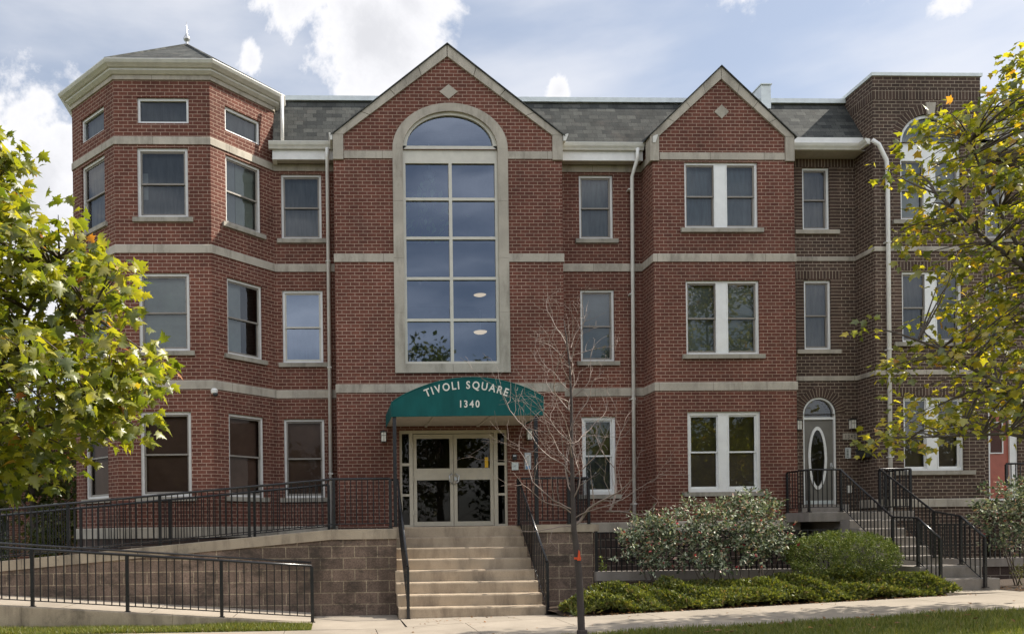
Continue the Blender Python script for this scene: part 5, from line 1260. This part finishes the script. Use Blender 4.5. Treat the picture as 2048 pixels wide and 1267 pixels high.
# rose bushes
def bush(name, label, group, blobs, n, lsize, mat, stems, tmpl=OVAL, cat='bush', shell=.5, stem_r=.012, clump=26, spray=0, tight=1.0):
    c0 = blobs[0]; t = thing(name, label, cat, (stems[0][0], stems[0][1], stems[0][2]), group)
    q = MB()
    for x, y, z in stems:
        for k in range(4):
            bl = blobs[rng.integers(len(blobs))]; e = np.array(bl[:3]) + unit(1)[0] * np.array(bl[3:]) * .7
            q.tube(bend((x + .05 * rng.normal(), y + .05 * rng.normal(), z - .05), e, 5, .1), [stem_r, stem_r * .9, stem_r * .8, stem_r * .6, stem_r * .45, .003], 5)
    q.build('stems', M['bark'], t, True)
    if spray:
        sub = []
        for bl in blobs:
            for k in range(6):
                u = unit(1)[0]; u[2] = abs(u[2]) * .9 - .25; f = .36 + .16 * rng.random()
                sub.append(tuple(np.array(bl[:3]) + u * np.array(bl[3:]) * .78) + tuple(np.array(bl[3:]) * f))
        blobs = sub
    vol = np.array([b[3] * b[4] * b[5] for b in blobs]); vol = vol / vol.sum(); pos = []; fw = []
    for bl, f in zip(blobs, vol):
        m_ = max(6, int(n * f / clump)); u = unit(m_); rr = (shell + (1.08 - shell) * rng.random(m_) ** .6)
        cc = np.array(bl[:3]) + u * rr[:, None] * np.array(bl[3:]); ii = np.repeat(np.arange(m_), clump)
        off = unit(len(ii)) * (rng.random(len(ii)) ** .5)[:, None] * lsize * 2.6 * tight
        if spray:
            sd = u * .8 + unit(m_) * .5; sd[:, 2] += .55; sd /= np.linalg.norm(sd, axis=1, keepdims=True)
            off = sd[ii] * (rng.random(len(ii)) * spray)[:, None] + off * .36
        off[:, 2] *= 1.15; pos.append(cc[ii] + off); fw.append(u[ii] * .5 + off / (lsize * 2.6) * (.4 if spray else 1) + unit(len(ii)) * (.8 if spray else .5))
    pos = np.concatenate(pos); fw = np.concatenate(fw); k = pos[:, 2] > .2; pos, fw = pos[k], fw[k]; m_ = len(pos)
    nr = unit(m_) * .8; nr[:, 2] += .8
    V, F = scatter(*tmpl, pos, fw, nr, lsize * (.6 + .7 * rng.random(m_))); soup('foliage', mat, V, F, t)
    return t
RG = 'rose bushes in the planting bed'
bush('rose_bush', 'small leftmost rose bush with pale leaves beside the basement window grille', RG, [(5.95, 15.3, 1.42, .42, .4, .34), (5.65, 15.25, 1.25, .25, .3, .3), (6.25, 15.4, 1.6, .25, .3, .25), (6.05, 15.2, .95, .28, .3, .35)], 2300, .072, M['rose'], [(6.15, 15.3, .2), (6.25, 15.4, .2)], spray=.20, clump=16)
bush('rose_bush', 'broad middle rose bush with reddish new leaves under the twin ground floor window', RG, [(7.0, 15.35, 1.75, .55, .45, .36), (6.7, 15.2, 1.45, .38, .4, .4), (7.3, 15.2, 1.25, .45, .4, .40), (6.95, 15.1, .92, .40, .4, .24)], 3400, .072, M['rose'], [(7.2, 15.3, .25), (7.6, 15.3, .25)], spray=.20, clump=16)
bush('rose_bush', 'tallest rose bush with a spray of red blooms left of the clipped boxwood', RG, [(8.1, 15.35, 1.95, .55, .45, .36), (8.4, 15.4, 1.7, .42, .4, .42), (7.8, 15.25, 1.5, .42, .4, .45), (8.2, 15.2, 1.15, .48, .4, .42), (8.45, 15.2, 1.3, .3, .35, .35)], 3900, .072, M['rose'], [(7.9, 15.3, .25), (8.2, 15.3, .25)], spray=.20, clump=16)
bush('rose_bush', 'rose bush with red blooms at the right edge beside the lower steps', RG, [(12.75, 14.8, 1.95, .62, .5, .45), (12.35, 14.75, 1.65, .42, .4, .38), (13.2, 14.9, 1.9, .6, .5, .55), (12.8, 14.7, 1.35, .5, .4, .35)], 3600, .072, M['rose'], [(12.75, 14.8, .45), (13.0, 14.8, .45)], spray=.20, clump=16)
t = bush('boxwood', 'clipped rounded boxwood hedge left of the narrow grey steps', None, [(9.55, 14.95, 1.12, .92, .55, .38), (9.15, 14.95, 1.08, .55, .5, .34), (10.0, 14.9, 1.08, .52, .5, .36)], 21000, .034, M['box'], [(9.2, 15, .3), (9.6, 15, .3), (9.9, 14.9, .3)], shell=.90, clump=20, tight=.6)
bush('juniper_shrub', 'dark low juniper shrub under the rose bush at the right edge', None, [(13.0, 14.1, .78, .75, .35, .25), (13.8, 14.15, .85, .7, .35, .28)], 6000, .045, M['juniper'], [(13.2, 14.2, .5), (13.7, 14.2, .5)], BLADE, shell=.55)
t = thing('weed', 'small yellow-green weed growing on the ledge in front of the basement window', 'weed', (5.33, 15.97, .80))
MB().tube([(5.33, 15.97, .80), (5.32, 15.96, .95), (5.34, 15.95, 1.10)], [.006, .005, .003], 5).tube([(5.33, 15.97, .80), (5.39, 15.95, .87), (5.41, 15.94, .93)], [.005, .004, .003], 5).build('stem', M['weed'], t)
n = 46; h = rng.random(n); pos = np.stack([5.33 + rng.normal(size=n) * .025, 15.96 + rng.normal(size=n) * .025, .84 + h * .28], 1); pos[:12, 0] += .07; pos[:12, 2] = .84 + rng.random(12) * .1
V, F = scatter(*OVAL, pos, unit(n), unit(n) + np.array([0, 0, .8]), .035 + .03 * rng.random(n)); soup('leaves', M['weed'], V, F, t)
t = thing('yellow_plant', 'small bright yellow-green plant on the mulch at the far right corner', 'plant', (12.62, 13.85, .5))
n = 26; a = rng.random(n) * 6.3; pos = np.stack([12.62 + .05 * np.cos(a), 13.86 + .05 * np.sin(a), .52 + .06 * rng.random(n)], 1)
V, F = scatter(*OVAL, pos, np.stack([np.cos(a), np.sin(a), .9 + rng.random(n)], 1), unit(n), .14 + .08 * rng.random(n)); soup('leaves', M['weed'], V, F, t)
MB().tube([(12.62, 13.86, .45), (12.62, 13.86, .58)], .008, 5).build('stem', M['weed'], t)
# juniper ground cover along the pavement
def jun_h(x, y):
    u = (y - 13.78) / 1.05
    return (.11 + .23 * np.clip(u, 0, 1) ** .7 + .10 * np.sin(x * 3.1 + 1.3 * np.sin(y * 2.7)) * np.sin(y * 4.3 + x) + .07 * np.sin(x * 7.3 + y * 5 + 2 * np.sin(x * 2.2))) * np.clip((11.05 - x) / .5, .35, 1) * np.clip((x - 4.05) / .3, .5, 1)
n = 62000; x = 4.12 + rng.random(n) * 6.75; y = 13.74 + rng.random(n) ** .9 * 1.25
k = y < 13.74 + 1.25 - .35 * np.clip((4.9 - x), 0, 1) ; x, y = x[k], y[k]; n = len(x)
lv = .25 + .75 * rng.random(n) ** .5; g0 = np.array([zs(float(q_)) for q_ in x])
pos = np.stack([x, y, g0 + jun_h(x, y) * lv], 1)
fw = unit(n) * .75; fw[:, 2] += .55; fw[:, 1] -= .30
tmp = ([(0, 0, 0), (.07, .35, 0), (0, 1, .1), (-.07, .35, 0), (.30, .62, .05), (-.30, .62, .05), (.2, .95, .0), (-.2, .95, .0)], [(0, 1, 2), (0, 2, 3), (0, 4, 1), (0, 3, 5), (1, 6, 2), (3, 2, 7)])
V, F = scatter(*tmp, pos, fw, unit(n), .045 + .05 * rng.random(n))
tag(soup('juniper_groundcover', M['juniper'], V, F), 'low spreading green juniper along the pavement below the rose bushes', 'ground cover', kind='stuff')
# lawns: sheets and blades
q = MB(); ys = (9.0, 10.2, 11.49)
lx = [-16, -9, -5, -2.5, 0, .9, 1.5, 3, 5, 7, 9, 11, 13, 15, 18, 22]
for a, b_ in zip(lx[:-1], lx[1:]):
    for c, d in ((7.16, 9.3), (9.3, 11.49)): q.face((a, c, gz(a, 0) - .008), (b_, c, gz(b_, 0) - .008), (b_, d, gz(b_, 0) - .008), (a, d, gz(a, 0) - .008))
struct(q.build('lawn', M['turf']))
q = MB()
for a, b_ in ((-16, -5), (-5, -.37)): q.face((a, 13.71, .01), (b_, 13.71, .0), (b_, 14.12, .04), (a, 14.12, .08))
struct(q.build('lawn', M['turf']))
def grass(n, x0, x1, y0, y1, zf, hmin, hmax, label):
    x = x0 + rng.random(n) * (x1 - x0); y = y0 + rng.random(n) * (y1 - y0); z = zf(x, y)
    fw = rng.normal(size=(n, 3)) * .42; fw[:, 2] = 1; nr = rng.normal(size=(n, 3)); nr[:, 2] = 0
    patch = .75 + .5 * (np.sin(x * 2.3 + np.sin(y * 3)) * np.sin(y * 2.9 + x * .7) * .5 + .5)
    tm = ([(-.07, 0, 0), (.07, 0, 0), (0, 1, .25)], [(0, 1, 2)])
    V, F = scatter(*tm, np.stack([x, y, z], 1), fw, nr, (hmin + rng.random(n) * (hmax - hmin)) * patch)
    tag(soup('grass', M['grass'], V, F), label, 'grass', kind='stuff')
zsv = lambda x, y: np.where(x < .3, 0, np.where(x < 1.5, .04 * (x - .3) ** 2 / 1.2, .04 * (x - .3))) - .012
grass(60000, 3.2, 12.5, 8.8, 11.52, zsv, .05, .10, 'sunlit and shaded lawn between pavement and street at lower right')
grass(26000, -8, -.36, 13.69, 14.13, lambda x, y: .0 + (y - 13.7) * .1, .05, .10, 'narrow strip of grass in front of the lower ramp')
# dry leaves on mulch, grass and pavement
def litter(n, x0, x1, y0, y1, zf, s, label):
    x = x0 + rng.random(n) * (x1 - x0); y = y0 + rng.random(n) * (y1 - y0); nr = rng.normal(size=(n, 3)) * .35; nr[:, 2] = 1
    fw = rng.normal(size=(n, 3)); fw[:, 2] *= .2
    V, F = scatter(*OVAL, np.stack([x, y, zf(x, y) + .014], 1), fw, nr, s * (.5 + rng.random(n)))
    tag(soup('leaf_litter', M['litter'], V, F), label, 'fallen leaves', kind='stuff')
litter(900, 4.0, 11.0, 13.66, 14.05, lambda x, y: zsv(x, y) + .012, .045, 'dry brown leaves along the foot of the juniper')
litter(60, 3.5, 12, 10.2, 11.5, lambda x, y: zsv(x, y) + .05, .09, 'scattered dry leaves on the lower right lawn')
litter(420, 12.0, 16, 13.75, 14.6, lambda x, y: .46 + (x - 12) * .04, .05, 'dry leaves on the mulch right of the narrow steps')
litter(70, -4, 11, 11.6, 13.6, lambda x, y: zsv(x, y) + .004, .06, 'a few dry leaves on the pale pavement')
litter(46, 1.5, 3.9, 13.8, 15.12, lambda x, y: .012 * x + .012, .05, 'dry leaves blown against the foot of the front steps')
t = thing('valve_cover', 'round iron valve cover at the corner of the mulch beside the steps', 'cover', (4.25, 13.95, .14))
MB().lathe((4.25, 13.95, .10), [(.16, 0), (.16, .05), (.15, .06)], 24).build('rim', M['gconcrete'], t); MB().lathe((4.25, 13.95, .161), [(.12, 0), (.12, .006), (.02, .008)], 20).build('lid', M['metalw'], t)
